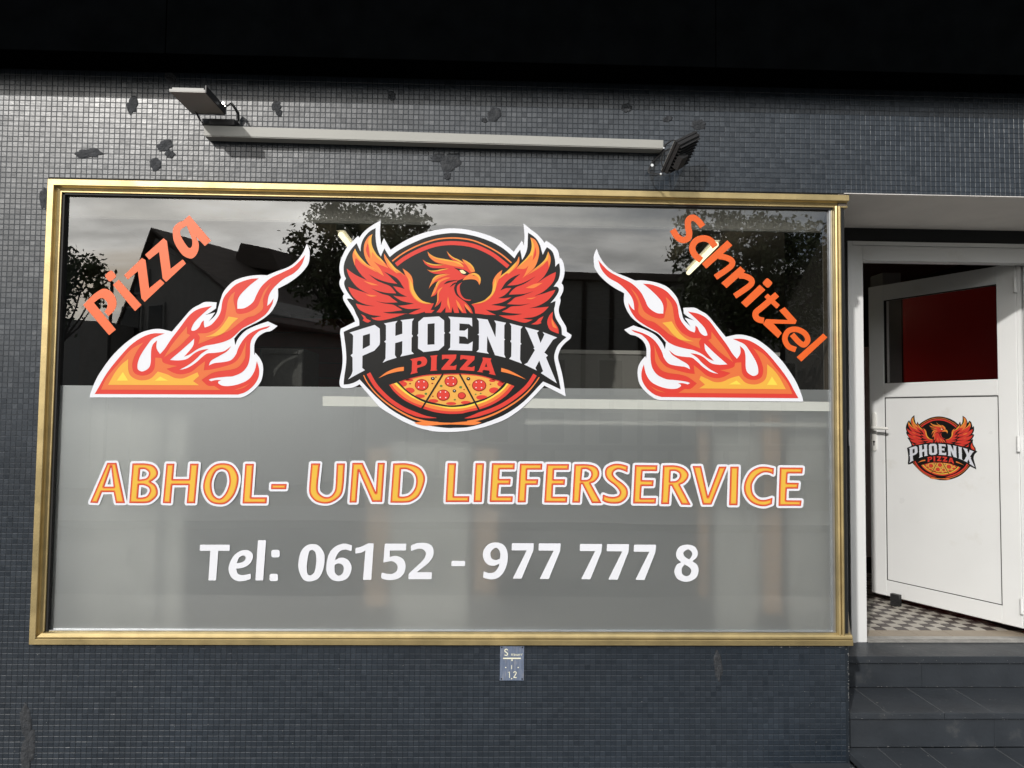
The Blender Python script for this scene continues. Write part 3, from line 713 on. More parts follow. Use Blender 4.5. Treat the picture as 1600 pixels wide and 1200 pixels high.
# ================================================================== ARTWORK
T1, T2, T3, T4, T5, T6 = (520, 330, 10), (640, 330, 10), (760, 330, 10), (520, 430, 10), (640, 430, 10), (760, 430, 10)
T7, T8, T9, T10, T11 = (520, 490, 10), (640, 490, 10), (760, 490, 10), (560, 560, 10), (680, 560, 10)
def multi(*segs, step=1.0):
    pts = []
    for z_, t_ in segs: pts += parse(z_, t_)
    return curve(pts, True, step)
LOGO_WHITE = multi((T1, "748,145* 738,330 745,430 755,535* 775,475 800,420* 860,530 905,605* 1000,540 1130,460 1290,385 1450,330"),
    (T2, "400,298 560,272 700,268 850,280 1000,310 1150,350 1300,405 1450,480"), (T3, "250,490 350,565 428,635* 490,550 555,460* 570,500 585,545* 595,400 580,190* 680,275 780,350 850,420 905,495* 935,462* 1020,520 1090,580 1125,640 1145,738* 1165,735* 1200,800 1220,900 1215,1000 1190,1080 1172,1122*"),
    (T6, "1200,170 1200,240 1175,300 1148,352* 1158,390 1150,440 1135,500 1130,560 1150,640 1200,730 1245,810 1255,885*"), (T9, "1330,335* 1310,390 1240,450 1170,530 1130,620 1120,700 1150,820 1190,980"),
    ((0, 0, 1), "884,619.5* 850.5,602.5*"), (T11, "1450,690 1300,820 1100,950 900,1030 700,1090 500,1130 300,1148 150,1150"), (T10, "1200,1142 1080,1120 900,1070 700,985 500,870 335,760 190,600 20,405*"),
    (T7, "330,1150 250,1165 170,1165 120,1140 105,1080 115,1000 145,850 155,700 145,560 130,420 115,300 125,235* 190,205 280,160 350,125*"), (T4, "320,650 250,530 200,450 165,380 160,330 180,295* 140,230 110,160 105,100 125,50"), (T1, "130,1030* 110,960 105,870 120,780 150,700 200,600 260,520 330,450 395,385* 415,415* 480,330 560,260 650,200"))
LOGO_BLACK = multi((T1, "670,265* 668,350 672,450 690,560 720,650 752,710* 775,650 808,582* 840,640 890,718* 1000,630 1150,545 1300,475 1450,415"),
    (T2, "400,375 560,350 700,342 850,355 1000,385 1150,430 1300,490"), (T3, "250,575 350,655 438,738* 480,665 528,600* 545,690 558,762* 600,690 635,590 645,480 650,335* 740,395 800,460 840,540 860,610 880,682* 910,620 945,562* 1000,600 1040,650 1065,730 1075,800 1075,870* 1110,830 1138,815* 1150,900 1145,1000 1120,1080 1085,1130 1050,1180*"),
    (T6, "1100,180 1130,210 1125,260 1080,340 1000,437* 1050,415 1080,405* 1070,480 1058,540 1080,660 1130,750 1170,820 1180,930* 1250,968*"), (T9, "1180,430 1110,510 1070,610 1060,700 1090,850 1130,1020 1160,1185* 1000,1110 885,1060*"),
    (T11, "1600,450 1450,610 1300,740 1100,870 900,960 700,1030 500,1075 300,1085"), (T10, "1400,1087 1200,1065 1050,1040 900,1000 700,910 500,790 300,620 150,470 20,328*"),
    (T7, "350,1070 260,1100 170,1110* 178,1000 200,850 212,720 205,560 185,400 170,285* 280,235 415,185* 410,100"), (T4, "370,620 320,510 260,430 220,370* 270,365 325,388* 270,320 210,230 180,150 180,100"), (T1, "208,1055* 180,990 170,880 190,780 240,670 300,580 372,500* 400,560 432,632* 445,520 480,430 540,350 600,300"))
LWING = P(T1, "620,360* 560,400 500,500 485,600 500,700 540,790 585,860* 500,800 430,720 380,650 348,585* 315,660 315,740 345,840 390,920 450,1000 535,1080* 400,1020 300,960 218,897* 240,980 280,1060 330,1130 400,1200 480,1250 560,1290* 400,1240 245,1185* 270,1260 330,1350 420,1420 540,1465 670,1487* 500,1475 360,1445* 400,1520 470,1570 600,1620 760,1640* 650,1665 598,1662* 650,1695 730,1708 850,1690 1000,1650 1130,1605* 1180,1605* 1300,1608 1440,1570* 1440,1590* 1540,1590* 1590,1545* 1530,1545* 1580,1440* 1500,1440 1400,1400 1320,1320 1270,1230 1255,1150 1250,1080 1225,1010 1170,950 1090,895* 1115,950 1130,1005* 1060,950 980,890 900,800 840,720 803,662* 805,730 830,790 860,850* 820,810 750,740 690,680 640,600 610,520 605,430")
LGAP = P(T4, "800,-55* 900,-10 990,40 1045,95 1085,160 1122,217* 1040,190 945,172* 1000,240 1070,295 1160,335* 1060,335 945,320* 1010,365 1100,410 1265,443* 1150,465 1020,478* 1100,510 1200,530 1375,520* 1280,560 1180,605* 1150,600* 1000,600 880,598 780,577* 900,575 1000,560 1090,547* 1020,505 940,462 800,440 670,405* 800,428 900,430 1015,425* 940,370 870,320 750,285 600,208* 720,250 850,278 992,285* 950,230 890,170 780,125 680,80 560,-15* 700,60 850,110 1010,137* 950,80 880,10")
RWING = multi((T3, "688,412* 705,500 705,580 680,660 620,740 540,820 480,880* 500,830 515,770 510,705* 470,790 400,860 330,930 230,1010* 235,970 248,920* 180,970 125,1040 100,1110 98,1200 80,1280 20,1350 -60,1410 -235,1455* -190,1510 -175,1598* -60,1610 -20,1618 150,1622* 190,1625* 300,1670 450,1710 600,1742 725,1697* 640,1690 565,1672* 700,1660 800,1630 900,1570 975,1492* 850,1505 665,1517* 760,1495 850,1460 960,1390 1040,1300 1078,1230* 1000,1250 900,1285 750,1325* 870,1270 960,1200 1040,1110 1075,1020 1085,952* 1000,990 900,1050 790,1125* 900,1020 970,900 1000,800 1000,720 965,630* 945,690 910,760 830,840 725,920* 770,850 810,740 825,640 810,540 760,450"))
RGAP = P(T6, "530,-20* 430,20 350,70 290,130 220,240* 300,205 390,200* 330,270 270,320 185,358* 280,360 390,345* 320,390 230,430 75,465* 200,480 310,495* 200,540 100,552 -10,540* 60,580 150,622* 190,626* 350,630 450,625 560,605* 450,600 350,590 240,570* 320,530 390,490 550,475 690,440* 560,460 430,458 322,452* 390,400 450,350 560,320 740,250* 600,290 480,300 350,305* 400,240 470,185 600,130 770,20* 620,100 480,150 325,165* 400,100 460,40")
WING_ART = {
 'L': [('orange_feather', FEATHO, T1, "620,360* 555,405 500,500 485,600 500,700 545,795 620,880 700,950 800,1015* 740,900 640,785* 720,830 870,890* 760,760 690,680 640,600 610,520 605,430", 2),
       ('orange_feather', FEATHO, T1, "348,585* 315,660 315,740 345,850* 360,740 450,820 560,890 700,960* 620,890 535,840 430,720 380,650", 2),
       ('orange_feather', FEATHO, T1, "803,662* 805,730 830,790 880,880 1000,970* 1060,960* 980,890 900,800 840,720", 2),
       ('orange_feather', FEATHO, T1, "1090,895* 1140,1000 1180,1080 1195,1200 1220,1280 1290,1380 1400,1440 1560,1455* 1500,1440 1400,1400 1320,1320 1270,1230 1255,1150 1250,1080 1225,1010 1170,950", 2),
       ('orange_feather', FEATHO, T1, "480,1090* 600,1120 720,1160* 600,1150", 2), ('orange_feather', FEATHO, T1, "510,1300* 600,1310 700,1325* 600,1335", 2),
       ('yellow_edge', AMBER, T1, "620,360* 560,450 570,560 610,740* 615,640 700,730 820,830* 760,750 690,680 640,600 610,520 605,430", 3),
       ('yellow_edge', AMBER, T1, "348,585* 340,650 370,700 450,790 580,870 690,930* 600,870 535,830 430,720 380,650", 3),
       ('yellow_edge', AMBER, T1, "840,730* 900,850 1000,975* 975,920 1060,960 1150,1040* 1060,950 980,890 900,800", 3),
       ('yellow_edge', AMBER, T1, "1205,1100* 1225,1250 1300,1370 1420,1435 1550,1445* 1400,1400 1320,1320 1270,1230 1240,1130 1180,1030*", 3),
       ('red_quill', RED, T1, "545,500* 520,600 545,690 580,740* 570,640 560,560", 3)],
 'R': [('orange_feather', FEATHO, T3, "688,412* 760,450 810,540 825,640 810,740 770,850 700,930 560,1050* 600,990 660,850* 600,900 470,900* 540,820 620,740 680,660 705,580 705,500", 2),
       ('orange_feather', FEATHO, T3, "965,630* 1000,720 1000,800 975,880* 955,780 880,850 760,930 600,1020* 700,950 830,840 910,760 945,690", 2),
       ('orange_feather', FEATHO, T3, "510,705* 515,770 500,830 440,900 330,1000* 350,950 200,1060* 230,1010 330,930 400,860 470,790", 2),
       ('orange_feather', FEATHO, T3, "248,920* 215,1030 180,1100 150,1200 120,1280 60,1360 -60,1430 -240,1458* -60,1410 20,1350 80,1280 98,1200 100,1110 125,1040 180,970", 2),
       ('orange_feather', FEATHO, T6, "880,120* 740,200 610,200* 750,140", 2), ('orange_feather', FEATHO, T6, "780,345* 700,375 620,365*", 2),
       ('yellow_edge', AMBER, T3, "688,412* 740,520 740,620 705,760* 705,690 620,770 480,890* 540,820 620,740 680,660 705,580 705,500", 3),
       ('yellow_edge', AMBER, T3, "965,630* 960,740 880,820 760,900 650,980* 725,920 830,840 910,760 945,690", 3),
       ('yellow_edge', AMBER, T3, "480,780* 440,870 350,970* 300,980 200,1060* 230,1010 330,930 400,860", 3),
       ('yellow_edge', AMBER, T3, "150,1050* 150,1150 130,1250 60,1340 -60,1420 -230,1455* -60,1405 20,1350 80,1280 105,1180", 3),
       ('red_quill', RED, T3, "770,560* 775,680 720,780* 750,640", 3)]}
HEAD = P(T2, "280,630* 330,680 420,725 550,750 690,775* 620,710 578,620* 640,690 700,730 780,765 870,805* 840,780 820,748* 880,775 950,820 1000,880 1022,945* 960,965 900,1000 860,1040 820,1060 750,1085* 700,1180 700,1240 730,1310 800,1370 880,1430 950,1510 990,1600* 950,1590* 850,1475* 890,1595* 820,1590* 750,1490* 775,1590* 700,1590* 670,1500* 655,1583* 560,1583* 565,1500* 490,1585* 420,1580* 480,1500 500,1400* 450,1460 392,1503* 430,1400 440,1260* 400,1310 332,1340* 380,1250 410,1170 460,1090* 400,1110 340,1160 300,1215* 330,1130 370,1050 440,1000 560,975* 430,982 340,960 268,910* 330,930 420,925 520,905 580,890* 430,893 330,880 250,830 202,755* 270,800 380,830 540,835* 430,810 350,760 300,700")
HEAD_ART = [
 ('throat_feather', RED, T5, "825,110* 790,150 785,230 810,310 870,370 965,388* 930,402 850,385 780,330 745,270 738,200 760,150", 1),
 ('orange_plume', FEATHO, T2, "285,640* 300,700 350,755 430,800 560,830 700,860 850,880* 780,800 690,778 550,750 420,725 330,680", 2),
 ('orange_plume', FEATHO, T2, "820,750* 850,800 900,860 960,950 1020,945* 1000,880 950,820 880,775", 2),
 ('orange_plume', FEATHO, T2, "300,1210* 340,1110 380,1060 450,1010 640,985* 480,1040 400,1090", 2),
 ('orange_plume', FEATHO, T2, "335,1338* 400,1270 440,1180 500,1100 640,1040* 560,1040 470,1085 400,1180", 2),
 ('orange_plume', FEATHO, T2, "395,1500* 450,1400 460,1280 520,1180* 440,1250 430,1400", 2),
 ('orange_plume', FEATHO, T2, "600,1330* 620,1430 640,1560* 590,1450", 2), ('orange_plume', FEATHO, T2, "720,1380* 780,1450 840,1580* 760,1500", 2), ('orange_plume', FEATHO, T2, "860,1440* 920,1500 965,1590* 880,1510", 2),
 ('yellow_plume', AMBER, T2, "285,635* 330,690 420,740 550,775 700,800 850,868* 780,805 690,778 550,750 420,725 330,680", 3),
 ('yellow_plume', AMBER, T2, "580,625* 630,700 720,760 860,830* 780,765 700,730 640,690", 3),
 ('yellow_plume', AMBER, T2, "820,750* 890,800 960,860 1020,940* 1000,880 950,820 880,775", 3),
 ('yellow_plume', AMBER, T2, "210,765* 290,825 400,850 560,840* 380,830 270,800", 3),
 ('yellow_plume', AMBER, T2, "275,915* 330,940 420,942 620,900* 520,905 420,925 330,930", 3),
 ('yellow_plume', AMBER, T2, "340,1130* 380,1070 440,1020 600,980* 440,1000 370,1050", 3),
 ('yellow_plume', AMBER, T2, "420,1180* 470,1090 560,1045* 450,1095 410,1160", 3),
 ('beak', FEATHO, T2, "825,1080* 870,1030 930,985 1000,965 1070,990 1110,1050 1108,1110 1090,1158* 1070,1110 1030,1075 950,1065", 2),
 ('beak_highlight', AMBER, T2, "950,985* 1020,970 1080,1000 1110,1060 1095,1140* 1085,1060 1040,1010", 3),
 ('eye_line', INK, T2, "690,880* 800,905 870,925 945,975* 890,1000 820,985 780,940", 3),
 ('eye', mat('pale eye vinyl', s(238, 220, 170), rough=.35), T2, "780,925* 830,922 885,965* 860,980 810,968", 4),
 ('nostril', INK, T2, "985,998* 1018,1000* 1000,1008*", 4),
 ('jaw_line', INK, T5, "530,145* 600,92 750,78 640,108", 3), ('jaw_line', INK, T5, "628,190* 680,130 742,115 690,150", 3)]
PHX = [("262,300* 450,240 655,178* 735,235* 738,440 730,490* 650,580* 465,660* 462,850* 505,885* 380,950 240,1030* 290,960 312,900* 310,690* 280,652* 312,625* 320,350* 300,320", T7, ["472,345* 582,312* 582,495* 468,555*"]),
       ("803,155* 1012,115* 980,160* 978,350* 1088,315* 1086,130* 1058,105* 1270,78* 1240,125* 1235,325* 1255,350* 1232,380* 1230,590* 1268,628* 1056,672* 1085,620* 1088,430* 975,462* 972,650* 1000,690* 870,730 780,768* 825,700* 830,460* 805,438* 832,415* 832,185*", T7, []),
       ("138,130* 220,60* 460,45* 540,108* 540,285* 555,305* 540,325* 540,500* 455,575* 220,602* 132,545* 135,365* 118,340* 137,315*", T8, ["282,162* 392,152* 390,482* 280,488*"]),
       ("605,48* 975,70* 980,205* 930,165* 780,155* 778,265* 860,268* 912,230* 908,400* 870,362* 775,355* 775,470* 915,478* 988,435* 978,582* 600,570* 635,530* 640,320* 615,300* 638,275* 638,95*", T8, []),
       ("1050,72* 1220,95* 1342,370* 1350,160* 1322,108* 1508,145* 1480,185* 1478,390* 1495,405* 1478,420* 1478,640* 1500,690* 1335,650* 1213,352* 1208,590* 1238,628* 1045,598* 1082,560* 1085,345* 1062,328* 1085,310* 1082,120*", T8, []),
       ("362,152* 565,205* 535,245* 532,455* 550,475* 530,490* 525,720* 555,782* 355,708* 388,670* 392,460* 370,430* 388,415* 388,195*", T9, []),
       ("602,210* 822,270* 790,300* 845,460* 905,330* 878,288* 1105,375* 1040,410* 905,610* 960,655* 930,685* 1100,1090* 850,930* 885,900* 825,735* 765,850* 788,890* 590,795* 640,770* 758,570* 735,545* 750,530* 640,275*", T9, [])]
PIZ = [("10,715* 120,690 220,675 265,710 272,760 240,810 120,850* 115,900* 130,920* 15,950* 35,900* 40,740*", ["118,750* 150,735 185,750 185,780 160,800 118,808*"]),
       ("322,660* 438,648* 425,680* 420,870* 435,888* 322,898* 335,870* 340,690*", []),
       ("505,645* 732,640* 725,700* 625,815* 690,820* 735,800* 722,878* 497,880* 500,855* 625,710* 560,700* 508,720*", []),
       ("798,648* 1018,665* 1012,720* 900,828* 970,840* 1018,820* 1010,898* 785,880* 787,858* 910,722* 840,705* 790,725*", []),
       ("1140,685* 1275,700* 1265,735* 1330,930* 1345,965* 1235,940* 1255,925* 1245,890* 1160,880* 1135,895* 1145,920* 1052,908* 1080,890* 1145,730*", ["1198,770* 1215,835* 1175,830*"])]
CRUST = multi((T10, "483,415* 560,520 700,640 850,720 1000,780 1200,840 1400,865"), (T11, "400,862 500,840 680,800 850,740 1000,660 1130,560 1238,432* 1120,388* 1050,470 950,550 800,640 640,695 450,745"), (T10, "1440,760 1250,735 1050,690 900,620 750,520 600,378*"))
CRUSTO = multi((T10, "510,405* 590,500 720,610 860,690 1020,745 1210,800 1400,825"), (T11, "400,822 500,800 670,765 830,705 970,630 1090,530 1190,415* 1120,388* 1050,470 950,550 800,640 640,695 450,745"), (T10, "1440,760 1250,735 1050,690 900,620 750,520 600,378*"))
CRUSTY = multi((T10, "560,392* 680,500 800,590 900,640 1050,700 1250,750 1440,785"), (T11, "450,775 640,725 810,665 965,575 1070,490 1145,398* 1120,388* 1050,470 950,550 800,640 640,695 450,745"), (T10, "1440,760 1250,735 1050,690 900,620 750,520 600,378*"))
SLICE = multi((T10, "632,365* 800,315 1050,260 1310,245"), (T11, "250,240 450,240 700,265 900,320 1085,378* 1000,470 900,560 780,620 640,665 450,715 240,735"), (T10, "1250,705 1080,665 900,590 750,490"))
LOGO_UNDER = [('slice_edge', RED, "x")]
def build_logo(root, place, white=True, detail=True):
    """place(layer) gives the mapping from the drawing to the surface"""
    if white: film_part('white_outline', [LOGO_WHITE], WHITE, root, place(0))
    film_part('black_backing', [LOGO_BLACK], INK, root, place(1))
    def part(name, loops, m, lay, parent=None): return film_part(name, loops, m, parent or root, place(lay))
    part('ring_band', [stroke(T1, "930,782 1050,690 1200,600 1400,510 1600,448 1750,425 1900,420 2050,432 2200,462 2350,520 2500,595 2650,690 2790,808", 2.2)], FEATHO, 2)
    part('ring_band', [stroke(T1, "990,837 1120,740 1280,650 1450,575 1600,528 1750,504 1900,500 2050,512 2200,542 2350,600 2500,680 2640,785 2740,868", 6.2)], RED, 2)
    part('ring_band', [stroke(T10, "158,232 250,395 350,515 500,655 700,785 900,872 1060,915 1220,930", 6.2, lambda t: min(1, (1 - t) * 3.5 + .05))], RED, 2)
    part('ring_band', [stroke(T10, "82,262 150,390 280,550 450,700 650,830 850,930 1050,985 1250,1010", 2.4, lambda t: .6 + .8 * t)], FEATHO, 2)
    part('ring_band', [stroke(T11, "1560,255 1450,420 1300,560 1100,700 900,800 700,870 560,915 460,935", 6.2, lambda t: min(1, (1 - t) * 3.5 + .05))], RED, 2)
    part('ring_band', [stroke(T11, "1625,295 1560,390 1450,520 1300,650 1100,780 900,880 700,950 500,990", 2.4, lambda t: .6 + .8 * t)], FEATHO, 2)
    part('flame_swoosh', [multi((T10, "870,1003* 1050,985 1300,1000 1450,1006"), (T11, "250,1006 500,985 650,985 725,1003* 600,1040 400,1035 250,1032"), (T10, "1450,1032 1250,1040 1050,1052 930,1030"))], FEATHO, 3)
    for key, base, gap in (('L', LWING, LGAP), ('R', RWING, RGAP)):
        w = part('wing', [base], RED, 2)
        film_part('feather_gap', [gap], INK, w, place(3))
        for nm, m_, z_, t_, l_ in WING_ART[key]: film_part(nm, [P(z_, t_)], m_, w, place(l_ + 1))
    part('ember', [P(T4, "440,610* 500,640 530,680 600,715* 540,740 465,705* 485,680 465,640")], RED, 2)
    part('ember', [P(T6, "893,640* 850,730 860,750* 790,770 700,768* 770,730 820,680")], RED, 2)
    e = part('ember', [P(T6, "1038,570* 1035,680 1080,760 1120,830 1130,915* 1060,890 990,850 955,770 955,700 990,620")], RED, 2)
    film_part('ember_core', [P(T6, "1020,670* 1060,760 1100,830 1040,810* 1020,750")], FEATHO, e, place(3))
    h = part('bird_head', [HEAD], RED, 3)
    for nm, m_, z_, t_, l_ in HEAD_ART: film_part(nm, [P(z_, t_)], m_, h, place(l_ + 2))
    for t_, z_, hs in PHX: part('letter', [P(z_, t_)] + [P(z_, q) for q in hs], LETW, 4)
    for t_, hs in PIZ: part('letter', [P(T8, t_)] + [P(T8, q) for q in hs], RED, 3)
    part('gold_swoosh', [P(T10, "315,310* 450,210 600,150 712,132* 710,195* 600,210 450,250")], FEATHO, 3)
    part('gold_swoosh', [P(T11, "1033,148* 1150,185 1280,250 1420,330* 1300,285 1150,235 1030,208*")], FEATHO, 3)
    c = part('crust', [CRUST], RED, 2); film_part('crust_body', [CRUSTO], FEATHO, c, place(3)); film_part('crust_highlight', [CRUSTY], YELLOW, c, place(4))
    sl = part('pizza_slices', [SLICE], CHEESE, 2)
    film_part('slice_edge', [stroke(T10, "640,372 800,322 1050,268 1310,253 1450,248 1650,248 1900,273 2100,327 2275,382", 1.6)], RED, sl, place(3))
    for (x, y, rx, ry) in ((800, 500, 80, 45), (700, 400, 60, 40), (960, 590, 80, 30), (1170, 665, 80, 30), (1450, 705, 80, 24), (1680, 690, 80, 26), (1930, 610, 90, 36), (2120, 500, 80, 48), (2230, 400, 60, 40), (2090, 345, 50, 24), (800, 340, 60, 20)):
        e = ell(T10, x, y, rx, ry, 16)
        cs_ = np.array(e)
        if inside([SLICE], cs_).all(): film_part('sauce_patch', [e], RED, sl, place(3))
        else:
            v = np.array(e); cen = v.mean(0); ok = inside([SLICE], v)
            lp = [tuple(p) if k else tuple(_clip(p, cen)) for p, k in zip(v, ok)]
            film_part('sauce_patch', [lp], RED, sl, place(3))
    film_part('cut_line', [stroke(T10, "1322,243 990,785", 2.6)], INK, root, place(5)); film_part('cut_line', [stroke(T11, "382,243 683,803", 2.6)], INK, root, place(5))
    for z_, x, y, rx, ry in ((T10, 990, 415, 108, 92), (T10, 1447, 360, 103, 86), (T10, 1327, 575, 104, 88), (T11, 415, 582, 64, 55), (T11, 687, 422, 112, 93)):
        pp = film_part('pepperoni', [ell(z_, x, y, rx, ry)], DKRED, root, place(4)); film_part('pepperoni_face', [ell(z_, x, y - 2, rx - 13, ry - 12)], RED, pp, place(5))
        if detail and rx > 80:
            for a, b2 in ((-45, -50), (35, -50), (-48, 35), (38, 38)): film_part('highlight', [ell(z_, x + a, y + b2, 10, 10, 8)], WHITE, pp, place(6))
    for z_, x, y, r in ((T10, 1163, 315, 30), (T10, 1500, 508, 28), (T11, 518, 318, 30)):
        pp = film_part('olive', [ell(z_, x, y, r, r * .85, 14)], INK, root, place(4)); film_part('highlight', [ell(z_, x, y - 4, 9, 9, 8)], WHITE, pp, place(5))
    for z_, x, y, r in ((T10, 1293, 430, 22), (T11, 398, 450, 24), (T10, 1055, 553, 22), (T11, 632, 562, 14), (T11, 710, 548, 14), (T10, 1507, 645, 16)):
        film_part('herb', [ell(z_, x, y, r, r * .8, 10)], GREEN, root, place(4))
    for z_, x, y, r in ((T10, 808, 395, 16), (T10, 1155, 392, 16), (T10, 1212, 292, 13), (T10, 1163, 592, 14), (T11, 863, 403, 14), (T11, 452, 487, 12), (T11, 537, 412, 10)):
        film_part('pepper_flake', [ell(z_, x, y, r, r * .6, 8)], DKRED, root, place(4))
def _clip(p, cen):
    a, b2 = np.array(cen), np.array(p)
    if not inside([SLICE], a[None])[0]:
        # centre outside: pull towards the slice's middle
        mid = np.array([709, 590]); 
        t0 = 0
        for t in np.linspace(0, 1, 60):
            q_ = b2 + (mid - b2) * t
            if inside([SLICE], q_[None])[0]: return q_
        return mid
    lo, hi = 0.0, 1.0
    for _ in range(12):
        m_ = (lo + hi) / 2
        if inside([SLICE], (a + (b2 - a) * m_)[None])[0]: lo = m_
        else: hi = m_
    return a + (b2 - a) * lo

def glass_thing(name, label, cat, px, py, group=None):
    q = W(px, py, YGL); return thing(name, label, cat, (float(q[0]), YGL - .001, float(q[2])), group)
lg = glass_thing('logo_sticker', 'large round phoenix pizza logo sticker with white outline in the middle of the shop window', 'sticker', 710, 670)
build_logo(lg, on_glass, True)

# ---- flames: traced on the left, the right one is its mirror image
FZ = (130, 380, 8)
F_WHITE = P(FZ, "80,1928* 100,1850 180,1670 300,1490 400,1370 540,1240 700,1130 850,1080 960,1072 1050,1090 1110,1105* 1200,1000 1350,830 1450,770 1530,735 1670,740* 1660,815* 1590,865 1525,900* 1580,885 1650,865* 1620,910 1570,980* 1660,890 1690,800 1720,700 1760,600 1860,490 1960,440 2080,410 2200,398 2300,402* 2400,360 2560,300 2660,230 2740,130 2797,5* 2830,100 2825,220 2790,300 2700,400 2580,490 2435,568* 2435,680 2400,780 2330,880 2220,965 2100,1025 1980,1090 1888,1190* 1900,1275* 1940,1190 2030,1095 2160,1030 2310,978* 2430,1035* 2350,1095 2270,1115 2190,1170 2145,1250 2138,1340 2142,1400* 2152,1368* 2210,1440 2245,1520 2248,1620 2220,1730 2140,1830 2040,1905 1970,1932*")
F_RED = P(FZ, "145,1885* 200,1790 300,1620 450,1430 600,1270 750,1170 880,1128 1020,1128* 940,1160 860,1200 790,1290 720,1400 685,1490 680,1560 700,1590 750,1602 820,1560 845,1490 850,1350 870,1270 925,1215* 915,1290 930,1340 962,1385* 1020,1320 1100,1200 1200,1070 1330,900 1450,820 1610,785* 1500,880 1400,980 1360,1050 1355,1090 1400,1090 1450,1050 1480,990 1510,965* 1510,1020 1520,1055* 1600,1020 1680,930 1720,850 1750,700 1820,600 1920,510 2080,450 2195,440* 2080,530 1970,640 1930,720 1928,820* 2020,810 2120,740 2170,640 2230,540 2340,440 2480,370 2620,300 2700,230 2775,150* 2730,270 2640,370 2500,450 2380,560 2320,660 2300,785* 2340,750 2380,690* 2360,770 2280,890 2150,980 2000,1060 1920,1130 1850,1190 1760,1232 1640,1262 1530,1282 1430,1325 1340,1385 1262,1420* 1370,1290 1390,1192* 1250,1320 1085,1460* 1200,1465 1300,1445 1400,1370 1480,1335 1570,1322* 1480,1380 1420,1440 1320,1520 1200,1585* 1300,1560 1400,1500 1480,1430 1550,1380 1650,1370 1760,1350 1850,1288* 1800,1350 1700,1410 1600,1470 1570,1530* 1640,1500 1760,1485 1850,1460 1910,1390 1940,1310 2000,1210 2080,1130 2200,1070 2340,1032* 2300,1062 2200,1100 2120,1180 2090,1260 2085,1400 2060,1520 1990,1610 1880,1660 1780,1670 1680,1680 1600,1695 1570,1708* 1600,1725* 1660,1710 1725,1712* 1690,1730 1690,1750 1740,1780 1830,1785 1950,1760 2070,1700 2140,1600 2172,1475* 2200,1580 2190,1680 2130,1780 2030,1860 1935,1892*")
F_OR = [P(FZ, "225,1830* 300,1680 450,1500 600,1330 755,1240* 680,1340 630,1450 615,1540 640,1620 720,1655 820,1640 890,1570 905,1430* 980,1440 1000,1490 1080,1520 1180,1535* 1040,1570* 1130,1620 1230,1640 1350,1610 1440,1540 1525,1475* 1510,1590* 1600,1580 1750,1545 1880,1500 1960,1420 2010,1310 2040,1220* 2030,1350 2020,1440 1950,1540 1850,1580 1700,1600 1600,1630 1480,1710* 1560,1780 1640,1785* 1720,1835*"),
        P(FZ, "1300,1040* 1300,1130* 1340,1150* 1200,1290 1010,1430* 1120,1260"),
        P(FZ, "1900,605* 1880,700 1900,800 1930,880 2050,870 2170,800 2220,700 2270,590 2360,490* 2290,600 2250,700 2245,820 2150,900 2050,930 1950,1000 1850,1080 1750,1130 1640,1180 1440,1260* 1460,1180 1430,1130* 1560,1120 1680,1060 1760,960 1790,850 1810,730 1850,650"),
        P(FZ, "1880,1838* 2000,1810 2095,1745* 2010,1790")]
F_YE = [P(FZ, "1820,918* 1940,938* 1870,1000 1800,1080 1700,1150 1525,1172* 1620,1140 1700,1080 1760,1010"),
        P(FZ, "315,1770* 400,1620 480,1520 565,1450* 565,1570 590,1650 660,1700 750,1715 850,1690 935,1605* 1050,1640 1150,1685 1250,1690 1350,1650 1430,1615* 1450,1660* 1375,1725* 1450,1775*")]
F_BR = [P(FZ, "500,1610* 565,1718* 425,1718*"), P(FZ, "965,1668* 1065,1718* 900,1718*")]
def flame(name, label, mp, cx_, cy_):
    r = glass_thing(name, label, 'sticker', cx_, cy_, 'flame stickers on the window')
    film_part('white_outline', [F_WHITE], WHITE, r, mp(0)); film_part('red_flame', [F_RED], RED, r, mp(1))
    for l in F_OR: film_part('orange_core', [l], ORANGE, r, mp(2))
    for l in F_YE: film_part('amber_core', [l], AMBER, r, mp(3))
    for l in F_BR: film_part('yellow_spark', [l], YELLOW, r, mp(4))
    return r
flame('flame_sticker', 'flame sticker under the word Pizza, its tip pointing up towards the phoenix', on_glass, 260, 621)
def affine(src, dst):
    A = np.array([[x, y, 1] for x, y in src]); return np.linalg.solve(A, np.array(dst))
src = [tuple(W(130 + x / 8, 380 + y / 8, YGL)[[0, 2]]) for x, y in ((2797, 5), (80, 1928), (1970, 1932))]
dst = [tuple(W(x, y, YGL)[[0, 2]]) for x, y in ((932, 388.5), (1255, 627.5), (1029.5, 625.2))]
AF = affine(src, dst)
def mirrored(layer):
    g = on_glass(layer)
    def f(p):
        q = g(p); x, z_ = np.array([q[0], q[2], 1]) @ AF; return (float(x), q[1], float(z_))
    return f
flame('flame_sticker', 'mirrored flame sticker under the word Schnitzel, its tip pointing up towards the phoenix', mirrored, 1140, 625)

